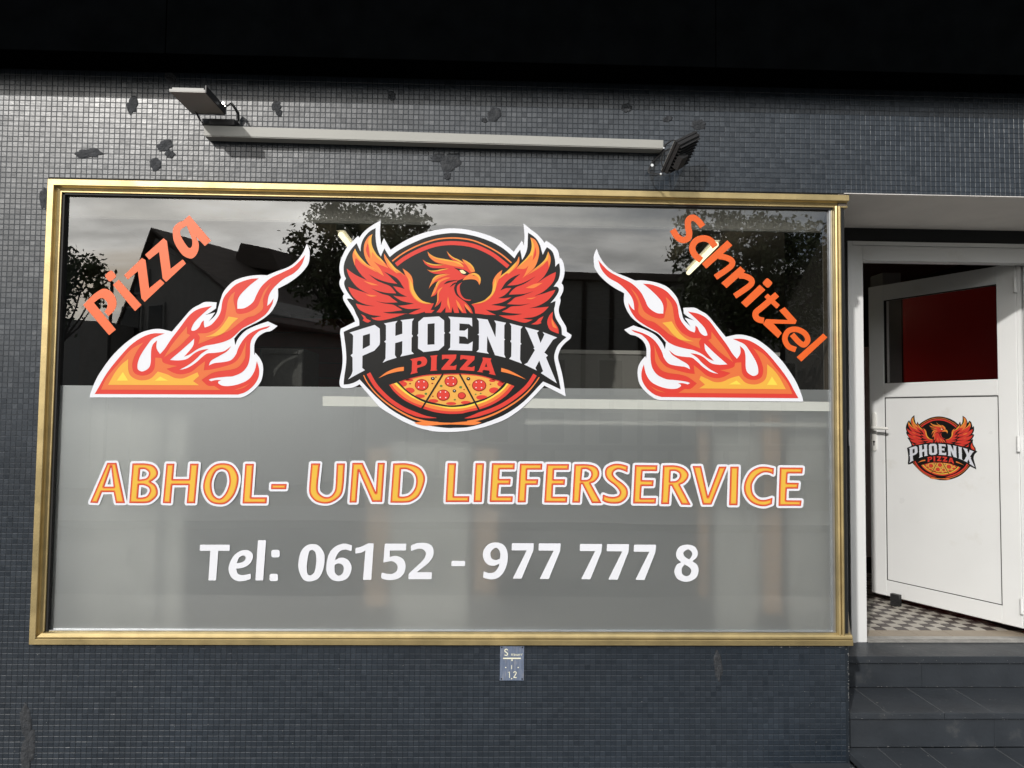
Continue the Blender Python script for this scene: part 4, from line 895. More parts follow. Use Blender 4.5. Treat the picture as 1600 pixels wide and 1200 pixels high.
# ---- outlined letters
Z6, Z7, Z8, Z9, Z10, Z11 = (130, 700, 8), (310, 700, 8), (480, 700, 8), (680, 700, 8), (870, 700, 8), (1060, 700, 8)
ABH = [(Z6, ["305,188* 415,188* 520,685* 412,685* 385,548* 235,548* 180,685* 92,680*", "352,225* 385,485* 262,485*"]),
 (Z6, ["620,195* 780,195 880,220 930,285 925,350 870,405 840,420* 900,460 930,530 920,600 850,665 780,685 580,685*", "712,262* 770,262 815,290 825,330 790,380 700,397*", "698,460* 760,462 820,490 835,540 800,600 740,620 685,620*"]),
 (Z6, ["1045,198* 1140,198* 1122,390* 1325,390* 1340,198* 1442,198* 1398,688* 1298,688* 1318,462* 1115,462* 1095,688* 1000,685*"]),
 (Z7, ["310,192 420,220 490,320 498,430 450,580 360,680 260,702 150,670 80,570 65,450 110,310 200,215", "290,262 360,290 388,370 385,460 340,570 270,632 200,600 168,520 168,410 215,300"]),
 (Z7, ["590,200* 692,200* 662,618* 855,618* 850,690* 555,690*"]), (Z7, ["915,452* 1102,452* 1095,512* 912,512*"]),
 (Z8, ["52,195* 160,195* 130,480 145,560 215,612 290,605 345,540 360,450 372,195* 470,195* 452,470 420,590 320,670 220,692 110,665 40,590 28,500"]),
 (Z8, ["568,188* 692,188* 860,560* 885,188* 968,188* 935,670* 815,670* 645,280* 615,678* 532,678*"]),
 (Z8, ["1078,195* 1250,195 1390,240 1460,330 1465,430 1400,590 1300,665 1220,680 1042,680*", "1172,262* 1250,265 1330,310 1365,390 1350,500 1290,580 1220,608 1150,608*"]),
 (Z9, ["158,192* 258,192* 235,605* 425,605* 420,672* 132,672*"]), (Z9, ["508,192* 608,192* 580,672* 482,672*"]),
 (Z9, ["712,192* 992,192* 988,265* 805,265* 798,388* 942,388* 935,455* 795,455* 782,605* 968,605* 962,672* 682,672*"]),
 (Z9, ["1062,197* 1335,197* 1332,268* 1150,268* 1145,392* 1285,392* 1278,458* 1140,458* 1128,676* 1032,676*"]),
 (Z10, ["-125,203* 150,203* 145,270* -35,270* -42,392* 100,392* 95,458* -48,458* -55,610* 128,610* 122,680* -155,678*"]),
 (Z10, ["222,205* 380,205 480,230 525,290 520,360 470,420 420,440* 555,686* 440,686* 320,450* 302,450* 285,680* 195,680*", "318,262* 375,262 425,295 430,350 390,395 305,402*"]),
 (Z10, ["885,225* 880,300* 820,275 760,265 710,295 705,340 750,390 830,450 880,520 875,610 800,680 700,692 620,680 570,655* 578,585* 650,608 720,612 775,590 785,540 730,470 640,400 605,330 620,250 700,205 790,200"]),
 (Z10, ["978,215* 1255,218* 1250,285* 1070,285* 1062,402* 1208,405* 1202,473* 1058,473* 1048,628* 1238,628* 1232,692* 955,690*"]),
 (Z11, ["-192,220* -40,220 60,250 118,310 118,370 70,430 15,458* 148,708* 38,705* -85,470* -105,470* -120,698* -215,698*", "-98,285* -40,285 10,315 15,365 -25,410 -105,420*"]),
 (Z11, ["180,228* 282,228* 367,612* 508,235* 598,235* 410,705* 305,705*"]), (Z11, ["650,235* 750,235* 735,712* 635,712*"]),
 (Z11, ["1190,255* 1185,328* 1130,305 1060,305 980,350 925,430 915,500 935,580 1000,640 1080,650 1172,625* 1165,700* 1080,725 990,715 900,670 840,590 820,500 840,400 900,300 990,245 1080,235"]),
 (Z11, ["1268,245* 1552,248* 1545,315* 1362,315* 1355,435* 1500,438* 1492,505* 1352,505* 1345,655* 1535,658* 1528,720* 1252,720*"])]
ab = glass_thing('window_lettering', 'wide row of outlined orange capitals reading ABHOL- UND LIEFERSERVICE across the frosted pane', 'lettering', 700, 790)
lay0 = []
for i, (z_, ls) in enumerate(ABH):
    loops = [P(z_, t_, 0.8) for t_ in ls]
    # the white surround of neighbours overlaps: stagger it a hair
    yb = on_glass((i % 3) * .25)
    lt = film_part('letter', sdf_offset(loops, 3.9, .3), WHITE, ab, yb)
    film_part('red_edge', sdf_offset(loops, 0.35, .25), OUTRED, lt, on_glass(1.4))
    film_part('orange_band', sdf_offset(loops, -0.95, .2), ORANGE, lt, on_glass(2.4))
    film_part('yellow_core', sdf_offset(loops, -2.7, .2), YGOLD, lt, on_glass(3.4))
Y12, Y13, Y14, Y15 = (300, 810, 8), (490, 810, 8), (690, 810, 8), (890, 810, 7.2727)
def rsq(x, y, w, h, r=.35, rot=0):
    pts = []
    for k in range(28):
        a = 2 * math.pi * k / 28; c_, s_ = math.cos(a), math.sin(a); px_ = abs(c_) ** .45 * (1 if c_ > 0 else -1) * w / 2; py_ = abs(s_) ** .45 * (1 if s_ > 0 else -1) * h / 2
        pts.append((x + px_ * math.cos(rot) - py_ * math.sin(rot), y + px_ * math.sin(rot) + py_ * math.cos(rot)))
    return pts
TEL = [(Y12, ["100,328* 475,328* 472,405* 330,405* 302,775* 206,775* 230,405* 97,405*"]),
 (Y12, ["735,690* 680,702 630,708 575,690 552,628* 640,615 720,570 762,490 750,430 690,395 610,405 530,460 475,550 458,640 490,730 560,780 650,782 735,755*", "560,558* 590,490 640,463 670,480 665,520 620,550"]),
 (Y12, ["825,272* 927,272* 890,775* 793,775*"]),
 (Y13, ["0,320 70,345 130,430 138,520 120,640 60,750 -50,788 -130,760 -180,660 -190,560 -160,420 -90,340", "-15,395 20,420 33,480 33,560 10,670 -40,712 -75,690 -85,600 -70,480 -50,410"]),
 (Y13, ["482,335* 475,410* 400,390 330,410 280,480 272,520* 340,490 420,510 470,580 470,660 420,750 320,785 230,765 170,690 160,590 190,450 260,360 370,315", "265,580* 310,562 360,580 378,630 360,690 310,715 270,680 262,620"]),
 (Y13, ["680,312* 753,312* 722,768* 618,768* 648,400* 600,428 522,438* 525,368* 590,355"]),
 (Y13, ["890,315* 1160,315* 1155,400* 955,402* 952,482* 1030,468 1110,500 1148,570 1140,660 1080,740 980,770 900,765 845,745* 850,675* 920,692 985,692 1040,655 1048,590 1000,540 940,538 872,552*"]),
 (Y13, ["1215,340* 1290,310 1390,305 1470,335 1500,400 1490,480 1430,560 1290,672* 1480,672* 1475,760* 1185,760* 1190,690* 1340,550 1395,480 1400,420 1350,380 1280,385 1217,410*"]),
 (Y14, ["125,530* 295,530* 292,597* 122,597*"]),
 (Y14, ["520,740* 525,660* 590,682 660,670 710,610 722,565* 650,592 570,570 520,490 525,400 590,320 690,300 780,335 825,430 820,560 770,680 700,745 610,762", "670,368 715,390 735,450 728,505* 670,520 620,490 615,420"]),
 (Y14, ["878,310* 1153,310* 1148,400* 1000,752* 888,752* 1065,400* 875,400*"]), (Y14, ["1215,312* 1490,312* 1482,405* 1340,757* 1225,757* 1400,403* 1212,402*"]),
 (Y15, ["118,290* 370,290* 362,380* 235,692* 130,690* 290,372* 115,370*"]), (Y15, ["425,292* 676,292* 670,378* 545,697* 438,694* 598,375* 421,373*"]), (Y15, ["732,298* 983,298* 975,385* 850,700* 747,697* 905,380* 728,378*"]),
 (Y15, ["1340,297 1420,320 1455,380 1445,440 1395,485* 1450,530 1465,600 1430,680 1330,720 1230,690 1190,610 1215,530 1268,498* 1220,450 1210,390 1250,320", "1345,352 1385,380 1390,420 1358,465* 1305,430 1295,385", "1305,523* 1365,560 1382,600 1360,645 1320,655 1280,630 1275,570"])]
tel = glass_thing('window_lettering', 'row of plain white characters reading Tel: 06152 - 977 777 8 low on the frosted pane', 'lettering', 700, 905)
for z_, ls in TEL:
    film_part('letter', sdf_offset(sdf_offset([P(z_, t_) for t_ in ls], -.5, .25), .5, .25), WHITE, tel, on_glass(0))
film_part('letter', [rsq(300 + 1045 / 8, 810 + 440 / 8, 105 / 8, 96 / 8), rsq(300 + 1023 / 8, 810 + 738 / 8, 106 / 8, 92 / 8)], WHITE, tel, on_glass(0))
# ---- the two slanting words
pz = glass_thing('window_lettering', 'orange word Pizza slanting upwards in the upper left corner of the window', 'lettering', 225, 520)
ZB, ZA = (130, 380, 8), (120, 320, 6.6667)
def soft(loops, r=.45): return sdf_offset(sdf_offset(loops, -r, .25), r, .25)
for ls in ([P(ZB, "0,772* 120,650 240,572 330,590 400,670 418,760 390,840 318,912* 265,860* 300,800 300,740 250,690 200,695 135,745* 410,1080* 325,1150*")],
           [P(ZB, "445,455* 730,772* 650,850* 372,522*"), rsq(130 + 343 / 8, 380 + 410 / 8, 118 / 8, 110 / 8, rot=-.7)],
           [P(ZB, "735,185* 780,210* 825,565* 965,450* 1018,500* 770,735* 728,690* 685,350* 558,455* 512,400*")],
           [P(ZA, "905,348* 940,378* 978,668* 1105,568* 1138,612* 930,805* 895,768* 858,490* 755,572* 712,520*")],
           [P(ZA, "1172,108* 1400,375* 1335,430* 1235,325* 1270,400 1265,480 1230,540 1180,560 1100,520 1020,400 1000,300 1010,235 1060,185 1105,170*"), P(ZA, "1145,218* 1200,360 1200,430 1170,450 1120,390 1080,310 1085,260")]):
    film_part('letter', soft(ls), WORD, pz, on_glass(0))
sz_ = glass_thing('window_lettering', 'orange word Schnitzel slanting downwards in the upper right corner of the window', 'lettering', 1180, 565)
ZS = (1040, 320, 4.2857)
for ls in ([stroke(ZS, "248,146 215,105 180,86 152,105 150,150 158,190 148,225 112,236 75,212 46,166", 9.8)],
           [stroke(ZS, "332,282 300,240 255,225 205,240 178,285 195,335 240,372", 10)],
           [P(ZS, "413,238* 447,272* 272,428* 242,395*"), stroke(ZS, "355,345 400,352 440,372 445,400 415,430 333,486", 9)],
           [P(ZS, "500,412* 534,444* 408,558* 372,524*"), stroke(ZS, "490,475 530,478 570,498 576,525 548,553 462,612", 9)],
           [P(ZS, "630,535* 668,570* 540,688* 505,655*"), rsq(1040 + 682 / 4.2857, 320 + 524 / 4.2857, 12.5, 12, rot=.75)],
           [stroke(ZS, "746,600 690,648 640,690 605,720 603,748 622,768 658,776", 9.4), stroke(ZS, "672,606 754,684", 7.6)],
           [P(ZS, "797,685* 878,775* 868,798* 722,795* 778,858* 752,893* 652,800* 672,765* 818,772* 760,708*")],
           [stroke(ZS, "872,970 822,948 798,895 822,845 875,834 930,860 952,905 925,938 888,915 846,868", 8.6)],
           [P(ZS, "1055,862* 1083,888* 908,1050* 877,1020*")]):
    film_part('letter', soft(sdf_offset(ls, 0.02, .25, union=True)), WORD, sz_, on_glass(0))
# ================================================================== DOOR FRAME AND DOOR LEAF
FY0, FY1 = 0.60, 0.672
df = thing('door_frame', 'white plastic frame around the open shop door', 'door frame', (FX0, FY0, THR))
jw = W(1355, 1000, FY0)[0] - FX0
hb = W(1450, 408.5, FY0)[2]
b = MB(); b.box(FX0 + .028, FX0 + jw, FY0, FY1, THR - .004, FTOP - .024, .004); b.build('jamb', PVC, df)
b = MB(); b.box(FX0, FX0 + .0265, FY0 - .006, FY1 - .001, THR - .006, FTOP, .002); b.build('outer_strip', PVC, df)
b = MB(); b.box(FX1 - .10, FX1 - .0, FY0, FY1, THR - .004, FTOP - .024, .004); b.build('jamb', PVC, df)
b = MB(); b.box(FX0 + jw + .0005, FX1 - .1005, FY0, FY1, hb, FTOP - .0245, .003); b.build('header', PVC, df)
b = MB(); b.box(FX0 + .028, FX1, FY0 - .006, FY1 - .001, FTOP - .0225, FTOP, .002); b.build('outer_strip', PVC, df)
b = MB(); b.box(FX0 + jw + .001, FX1 - .1, FY0 - .01, FY1 + .01, THR - .003, THR + .006, .002); b.box(FX0 + jw + .001, FX1 - .1, FY0 + .012, FY0 + .03, THR + .0065, THR + .011, .002); b.build('threshold', mat('worn aluminium threshold', (.42, .41, .39), rough=.4, metal=.6, var=.2, vscale=20), df)
b = MB(); b.box(FX0 - .006, FX0 - .0005, FY0 - .01, FY0 + .01, Z(-.16), Z(-.07), .002); b.build('strike_cover', PVC, df)

LH = W(1592, 700, .69); LF = W(1359.2, 700, 1.53)
Lx, Ly = float(LH[0]), float(LH[1]); u = Vector((float(LF[0] - LH[0]), float(LF[1] - LH[1]), 0)); LW_ = u.length; u.normalize()
nrm = Vector((-u.y, u.x, 0))
if nrm.dot(Vector(CAM) - Vector((Lx, Ly, 0))) < 0: nrm = -nrm      # towards the street
def WL(px, py):
    """a photo pixel on the leaf's street face -> (distance from the hinge, height)"""
    d = Vector(_F + _R * (px - 800) / FPX - _U * (py - 600) / FPX); o = Vector(CAM)
    t = (Vector((Lx, Ly, 0)) - o).dot(nrm) / d.dot(nrm); q_ = o + d * t
    return (Vector((q_.x - Lx, q_.y - Ly, 0))).dot(u), q_.z
def LP(a, z_, n_): 
    q_ = Vector((Lx, Ly, 0)) + u * a + nrm * n_; return (q_.x, q_.y, z_)
leaf = thing('shop_door', 'white door standing half open inwards, dark glass above and a white panel below', 'door', (Lx, Ly, THR))
z0 = (WL(1594, 983)[1] + WL(1361.8, 923.5)[1]) / 2; z1 = (WL(1583.5, 411)[1] + WL(1356.4, 449.5)[1]) / 2
gTL, gTR, gBR, gBL = WL(1379.5, 469.6), WL(1556.5, 443.5), WL(1558.6, 592.9), WL(1381.6, 598.6)
gu0, gu1 = (gTR[0] + gBR[0]) / 2, (gTL[0] + gBL[0]) / 2; gz1, gz0 = (gTL[1] + gTR[1]) / 2, (gBL[1] + gBR[1]) / 2
pTL, pTR, pBR, pBL = WL(1381.6, 620.5), WL(1560.4, 618.4), WL(1566, 947.3), WL(1384.9, 905.4)
pz1, pz0 = (pTL[1] + pTR[1]) / 2, (pBL[1] + pBR[1]) / 2
def lbox(mb, a0, a1, z0_, z1_, n0, n1):
    mb.hexa([LP(a0, z0_, n0), LP(a1, z0_, n0), LP(a1, z0_, n1), LP(a0, z0_, n1), LP(a0, z1_, n0), LP(a1, z1_, n0), LP(a1, z1_, n1), LP(a0, z1_, n1)])
TH = 0.062
def rail(name, a0, a1, za, zb):
    b = MB(); lbox(b, a0, a1, za, zb, -TH, -.003); lbox(b, a0 + .003, a1 - .003, za + .003, zb - .003, -.0028, 0); b.build(name, PVC, leaf)
rail('hinge_stile', 0, gu0 - .0, z0, z1); rail('lock_stile', gu1, LW_, z0, z1)
rail('top_rail', gu0 + .0005, gu1 - .0005, gz1, z1 - .0005); rail('middle_rail', gu0 + .0005, gu1 - .0005, pz1, gz0); rail('bottom_rail', gu0 + .0005, gu1 - .0005, z0 + .0005, pz0)
b = MB(); lbox(b, gu0 + .0047, gu1 - .0047, pz0 + .0047, pz1 - .0047, -.040, -.008); b.build('panel', PVC, leaf)
b = MB()
for (a0, a1, za, zb) in ((gu0 + .001, gu1 - .001, pz1 - .0045, pz1 - .0005), (gu0 + .001, gu1 - .001, pz0 + .0005, pz0 + .0045), (gu0 + .0006, gu0 + .0045, pz0 + .0045, pz1 - .0045), (gu1 - .0045, gu1 - .0006, pz0 + .0045, pz1 - .0045)):
    lbox(b, a0, a1, za, zb, -.03, -.0035)
for (a0, a1, za, zb) in ((gu0 + .001, gu1 - .001, gz1 - .004, gz1 - .0005), (gu0 + .001, gu1 - .001, gz0 + .0005, gz0 + .003), (gu0 + .0006, gu0 + .004, gz0 + .003, gz1 - .004), (gu1 - .004, gu1 - .0006, gz0 + .003, gz1 - .004)):
    lbox(b, a0, a1, za, zb, -.03, -.006)
b.build('seal', RUBBER, leaf)
b = MB(); b.add([LP(gu0 + .004, gz0 + .003, -.018), LP(gu1 - .004, gz0 + .003, -.018), LP(gu1 - .004, gz1 - .004, -.018), LP(gu0 + .004, gz1 - .004, -.018)], [(0, 1, 2, 3)]); b.build('glass_pane', DGLASS, leaf)
# lever handle and its plate
h0, h1 = WL(1362.6, 644), WL(1371.2, 705); cu = (h0[0] + h1[0]) / 2; pw = .017; ht, hbm = h0[1], h1[1]
vs = []; n_ = 10
out = []
for k in range(n_ + 1): a = math.pi * k / n_; out.append((cu + pw * math.cos(a), ht - pw + pw * math.sin(a)))
for k in range(n_ + 1): a = math.pi + math.pi * k / n_; out.append((cu + pw * math.cos(a), hbm + pw + pw * math.sin(a)))
k = len(out); vs = [LP(a, z_, .0005) for a, z_ in out] + [LP(a, z_, .008) for a, z_ in out] + [LP(cu + (a - cu) * .86, z_ + (.002 if z_ < (ht + hbm) / 2 else -.002), .0105) for a, z_ in out]
fs = [(i, (i + 1) % k, k + (i + 1) % k, k + i) for i in range(k)] + [(k + i, k + (i + 1) % k, 2 * k + (i + 1) % k, 2 * k + i) for i in range(k)] + [tuple(range(2 * k, 3 * k))]
hp = mk('handle_plate', vs, fs, PVCG, leaf)
lz = WL(1364, 668.5)[1]; le = WL(1384, 673)[0]
b = MB(); b.tube([LP(cu, lz, .008), LP(cu, lz, .045), LP(cu - .006, lz, .054), LP(cu - .03, lz, .057), LP(cu - .125, lz - .002, .056), LP(cu - .132, lz - .002, .050)], [.0105, .0105, .0115, .0105, .0095, .007], 12); b.build('lever', PVCG, leaf, smooth=True)
kz = WL(1366, 692)[1]
b = MB(); b.tube([LP(cu, kz + .008, .0095), LP(cu, kz + .008, .0115)], .008, 14); lbox(b, cu - .004, cu + .004, kz - .018, kz + .004, .0095, .0113); b.build('keyhole', mat('dark keyhole', (.02, .02, .02), rough=.4, metal=.5), leaf)
b = MB()
for zz_ in (z1 - .13, z0 + .13, (z0 + z1) / 2): b.tube([LP(-.004, zz_ - .045, .012), LP(-.004, zz_ + .045, .012)], .009, 12)
b.build('hinge', PVC, leaf)
b = MB(); lbox(b, -.022, -.002, z0, z1, -.05, -.006); b.build('hinge_flange', PVC, leaf)
# foot-operated door stay under the leaf
q = W(1405, 945, 1.30)
b = MB(); ds_u = LW_ * .80
lbox(b, ds_u - .03, ds_u + .03, THR + .004, z0 + .03, .004, .034); lbox(b, ds_u - .018, ds_u + .018, THR + .004, THR + .03, .034, .05); b.build('door_stay', LAMPB, leaf)
# logo on the door: same drawing, smaller, without the white surround
ls_ = thing('logo_sticker', 'small phoenix pizza logo sticker without white outline on the white door panel', 'sticker', LP(LW_ * .5, float(WL(1470, 750)[1]), -.0075))
srcp = [tuple(W(x, y, YGL)[[0, 2]]) for x, y in ((587, 356.5), (876, 608.5), (537, 601))]
dstp = [WL(1427.8, 648.8), WL(1524.5, 733.5), WL(1417.5, 725.8)]
AD = affine(srcp, dstp)
def on_door(layer):
    def f(p):
        q_ = W(p[0], p[1], YGL); a, z_ = np.array([q_[0], q_[2], 1]) @ AD
        return LP(float(a), float(z_), -.0078 + .0004 * layer)
    return f
build_logo(ls_, on_door, False, False)

# ================================================================== INTERIOR OF THE SHOP
GREYW = mat('grey interior wall', (0.15, 0.145, 0.135), rough=.8, var=.06)
DARKW = mat('dark interior wall', (0.045, 0.040, 0.036), rough=.8, var=.2)
REDW = mat('dark red slatted panelling', (0.16, 0.018, 0.012), rough=.5, var=.2)
REDB = emit_mat('red panel with added glow', s(215, 44, 38), 0.022)  # emission added because daylight hardly reaches this red panel
REDBX = mat('bright red partition', (0.90, 0.04, 0.03), rough=.55, var=.06)
CEIL = mat('interior ceiling', (0.34, 0.31, 0.28), rough=.85)
IF = -2.6; IX = 1.84
it = thing('interior_shell', None, None, (0, 1.0, THR), kind='structure')
BZ = W(1100, 360, .45)[2]
HZ0, HZ1 = float(W(1100, 357, .14)[2]), WZ1 - .03
b = MB(); b.add([(-2.6, .05, HZ1 + .02), (IX, .05, HZ1 + .02), (IX, .14, HZ0), (-2.6, .14, HZ0)], [(0, 1, 2, 3)]); b.build('bay_soffit', mat('bay soffit paint', (.80, .77, .71), rough=.8), it)
b = MB(); b.box(-2.6, IX, .139, .155, HZ0 - .008, HZ0 + .002); b.box(-2.6, IX, .16, .2, HZ0 + .003, BZ + .36); b.build('bay_edge', mat('pale edge strip', (.42, .41, .38), rough=.6), it)
b = MB(); b.box(-2.6, DOORX - .032, .31, .36, BZ + .3, BZ + .6); b.build('lintel_inside', DARKW, it)
b = MB(); b.box(IX + .0005, DOORX - .031, .045, .13, THR - .3, BZ + .4); b.build('side_wall', mat('grey reveal', (.2, .195, .185), rough=.8), it)
b = MB(); b.box(float(W(1264, 500, .42)[0]), float(W(1282, 500, .42)[0]), .42, .45, THR, BZ + .3); b.build('wall_pier', mat('pale pier', (.22, .215, .2), rough=.7), it)
b = MB(); b.box(DOORX - .034, DOORX - .0305, .135, .60, THR - .3, BZ + .4); b.build('inner_shade_sheet', mat('dark sheet for shade', (.022, .02, .018), rough=.9, spec=.1), it)  # dark sheet added so the sunlit inner side reads as shade
b = MB(); b.box(-2.65, -2.6, .045, 6.5, THR - .3, BZ + .6); b.build('side_wall', DARKW, it)
b = MB(); b.box(-2.6, 4.3, 6.5, 6.6, THR, BZ + .6); b.build('back_wall', DARKW, it)
b = MB(); b.box(4.3, 4.4, .71, 6.6, THR, BZ + .6); b.build('side_wall', DARKW, it)
b = MB(); b.box(-2.65, 4.4, .705, 6.6, BZ + .35, BZ + .45); b.box(-2.65, DOORX - .031, .47, .7045, BZ + .35, BZ + .45); b.build('ceiling', CEIL, it)
# red horizontal boards on the back left, seen through the glass
rb = thing('board_wall', 'dark red horizontal board wall deep inside the shop left of the logo', 'partition', (-1.6, 4.0, THR))
for k in range(14):
    b = MB(); zb = THR + .06 + k * .155; b.box(-2.3, .6, 4.0, 4.025, zb, zb + .145, .004); b.build('board', REDW, rb)
rp = thing('red_glow_panel', 'red partition inside with a faint added glow, seen through the door glass', 'cooler', (3.6, 2.2, THR))  # plain red panel, its glow is added; no known light source here
b = MB(); b.box(float(W(1414, 500, 2.1)[0]), float(W(1566, 500, 2.1)[0]), 2.1, 2.13, THR, THR + 2.3, .004); b.build('added_glow_front', REDB, rp)
b = MB(); b.box(float(W(1382, 500, 2.1)[0]), float(W(1411, 500, 2.1)[0]), 2.12, 2.3, THR, THR + 2.4, .006); b.build('post', mat('grey post', (.35, .35, .35), rough=.6), rp)
# floor: beige border slabs, then a chequer of small square tiles
fl_ = thing('shop_floor', None, None, (2.7, 1.2, THR), kind='structure')
b = MB(); b.box(-2.6, 4.3, .66, 6.5, THR - .1, THR - .004); b.box(-2.6, DOORX - .031, .045, .6595, THR - .1, THR - .004); b.build('screed', mat('dark floor joint', (.05, .048, .045), rough=.9), fl_)
BEI = mat('beige stone tile', (.30, .255, .20), rough=.5, var=.1, vscale=10)
TD = mat('dark floor tile', (.075, .062, .058), rough=.45, var=.15, vscale=15); TLt = mat('light floor tile', (.40, .375, .33), rough=.45, var=.12, vscale=15)
fr2 = random.Random(9)
FT = .0665; y0f = .70
for k in range(7):
    b = MB(); x0 = FX0 + .05 + k * .2; b.box(x0 + .0008, x0 + .1992, y0f, y0f + .1155, THR - .006, THR + fr2.uniform(-.0004, .0004), .001); b.build('border_tile', BEI, fl_)
td, tl2 = None, None; cnt = 0; rest = {0: MB(), 1: MB()}
for r in range(28):
    for c_ in range(-3, 15):
        x0 = FX0 + .06 + c_ * FT; ya = y0f + .117 + r * FT
        dark = (r + c_) % 2
        par = None
        vis = x0 < Lx + .05 and cnt < 290
        # hidden behind the leaf: skip the individual ones far right and deep
        lx_at = Lx + (ya - Ly) * u.x / u.y if ya > Ly else 9
        if vis and x0 < lx_at + .03 and x0 > FX0 - 0.05:
            key = 'd' if dark else 'l'
            me = (td if dark else tl2)
            if me is None:
                b = MB(); b.box(.0009, FT - .0009, .0009, FT - .0009, -.006, 0, .0008)
                o = b.build('floor_tile', TD if dark else TLt, None, loc=(0, 0, 0)); me = o.data
                if dark: td = me
                else: tl2 = me
                bpy.data.objects.remove(o)
            o = bpy.data.objects.new('floor_tile', me); COL.objects.link(o); o.parent = fl_
            o.location = Vector((x0, ya, THR + fr2.uniform(-.0004, .0004))) - Vector(fl_.location); o.rotation_euler = (fr2.gauss(0, .003), fr2.gauss(0, .003), 0); cnt += 1
        else:
            rest[dark].box(x0 + .0009, x0 + FT - .0009, ya + .0009, ya + FT - .0009, THR - .006, THR)
for dark in (0, 1):
    o = rest[dark].build('far_floor_tiles', TD if dark else TLt, fl_); o['kind'] = 'stuff'
sheet_far = MB(); sheet_far.box(-2.6, FX0 - .14, .66, 6.5, THR - .0035, THR - .001); sheet_far.build('floor_covering', mat('dark vinyl floor', (.07, .065, .06), rough=.5), fl_)

# lit tubes
def tube_lamp(px0, py0, px1, py1, lab):
    zt = BZ + .22
    def hz(px, py):
        d = _F + _R * (px - 800) / FPX - _U * (py - 600) / FPX; return CAM + d * ((zt - CAM[2]) / d[2])
    a, c = Vector(hz(px0, py0)), Vector(hz(px1, py1))
    t = thing('tube_lamp', lab, 'lamp', ((a.x + c.x) / 2, (a.y + c.y) / 2, zt), 'lit tubes on the shop ceiling')
    b = MB(); b.tube([a, a + (c - a) * .02, c - (c - a) * .02, c], [.013, .019, .019, .013], 14); b.build('glowing_tube', TUBE, t, smooth=True)
    b = MB(); d = (c - a).normalized(); sd = d.cross(Vector((0, 0, 1))) * .03
    b.hexa([tuple(q_) for q_ in (a - sd + Vector((0, 0, .028)), c - sd + Vector((0, 0, .028)), c + sd + Vector((0, 0, .028)), a + sd + Vector((0, 0, .028)), a - sd + Vector((0, 0, .07)), c - sd + Vector((0, 0, .07)), c + sd + Vector((0, 0, .07)), a + sd + Vector((0, 0, .07)))])
    b.build('fitting', mat('white fitting', (.6, .6, .58), rough=.5), t)
tube_lamp(1120, 381, 1075, 427, 'lit tube lamp behind the word Schnitzel')
tube_lamp(532, 366, 556, 396, 'lit tube lamp just left of the phoenix wing tip')

# grey panel standing behind the right half of the window, insulated box on a table left
gp = thing('counter_panel', 'grey board standing behind the right part of the window', 'panel', (1.2, .62, THR))
pz_t = W(1100, 550, .62)[2]
b = MB(); b.box(float(W(830, 550, .62)[0]), IX - .02, .62, .64, THR, pz_t, .003); b.build('board', GREYW, gp)
b = MB(); b.box(float(W(830, 550, .62)[0]), IX - .02, .612, .6195, pz_t - .02, pz_t + .002, .002); b.build('top_edge', mat('edge trim', (.34, .33, .31), rough=.6), gp)
sf = thing('bounce_shelf', 'pale bounce shelf added to throw sunlight up onto the bay soffit, just below the top of the frosted film', 'reflector', (1.0, .3, Z(-.03)))  # unseen shelf, added to bounce sun up to the bay soffit
b = MB(); b.box(.35, IX - .01, .06, .60, Z(-.05), Z(-.03), .002); b.build('board', mat('pale bounce shelf', (.66, .65, .62), rough=.6), sf)
for xk in (.38, 1.79):
    b = MB(); b.box(xk, xk + .03, .5, .56, THR - .004, Z(-.0505), .002); b.build('leg', LAMPB, sf)
gc_ = thing('grey_cabinet', 'grey cabinet inside, seen in the slit between door frame and door', 'cabinet', (float(W(1358, 700, 3.0)[0]), 3.0, THR))
b = MB(); b.box(float(W(1340, 700, 3.0)[0]), float(W(1366, 700, 3.0)[0]), 3.0, 3.4, THR, THR + 1.9, .006); b.build('body', mat('grey lacquer', (.80, .84, .82), rough=.4), gc_)
for k in range(6):
    b = MB(); b.box(float(W(1341, 700, 3.0)[0]), float(W(1365, 700, 3.0)[0]), 2.985, 2.9995, THR + .05 + k * .3, THR + .335 + k * .3, .004); b.build('drawer_front', mat('grey drawer', (.76, .80, .78), rough=.4), gc_)
tb = thing('side_table', 'dark table behind the frosted film that carries the black insulated box', 'table', (-1.0, .4, THR))
zt_ = W(450, 640, .3)[2]
b = MB(); b.box(-1.45, -.55, .18, .62, zt_ - .03, zt_, .003); b.build('tabletop', mat('dark laminate', (.03, .03, .03), rough=.4), tb)
for x in (-1.42, -.61):
    for y in (.2, .57):
        b = MB(); b.box(x, x + .03, y, y + .03, THR - .004, zt_ - .0305, .002); b.build('leg', LAMPB, tb)
x0, x1 = float(W(404, 560, .22)[0]), float(W(474, 560, .22)[0]); zb1 = float(W(440, 543.5, .22)[2])
bx = thing('insulated_box', 'black speckled foam box standing inside the window left of the logo', 'box', ((x0 + x1) / 2, .38, zt_))
FOAM = mat('speckled black foam', (.035, .035, .033), rough=.7, var=.3, vscale=60, bump=.001, bscale=120, col2=(.13, .13, .12), c2lo=.58, c2hi=.72, c2scale=140)
b = MB(); b.box(x0, x1, .23, .55, zt_ + .0005, zb1, .012); b.build('body', FOAM, bx)
for (a0, a1, za, zb) in ((x0 + .004, x0 + .02, zt_ + .01, zb1 - .01), (x1 - .028, x1 - .004, zt_ + .01, zb1 - .01), (x0 + .0205, x1 - .0285, zb1 - .03, zb1 - .008)):
    b = MB(); b.box(a0, a1, .219, .2295, za, zb, .004); b.build('rim', FOAM, bx)
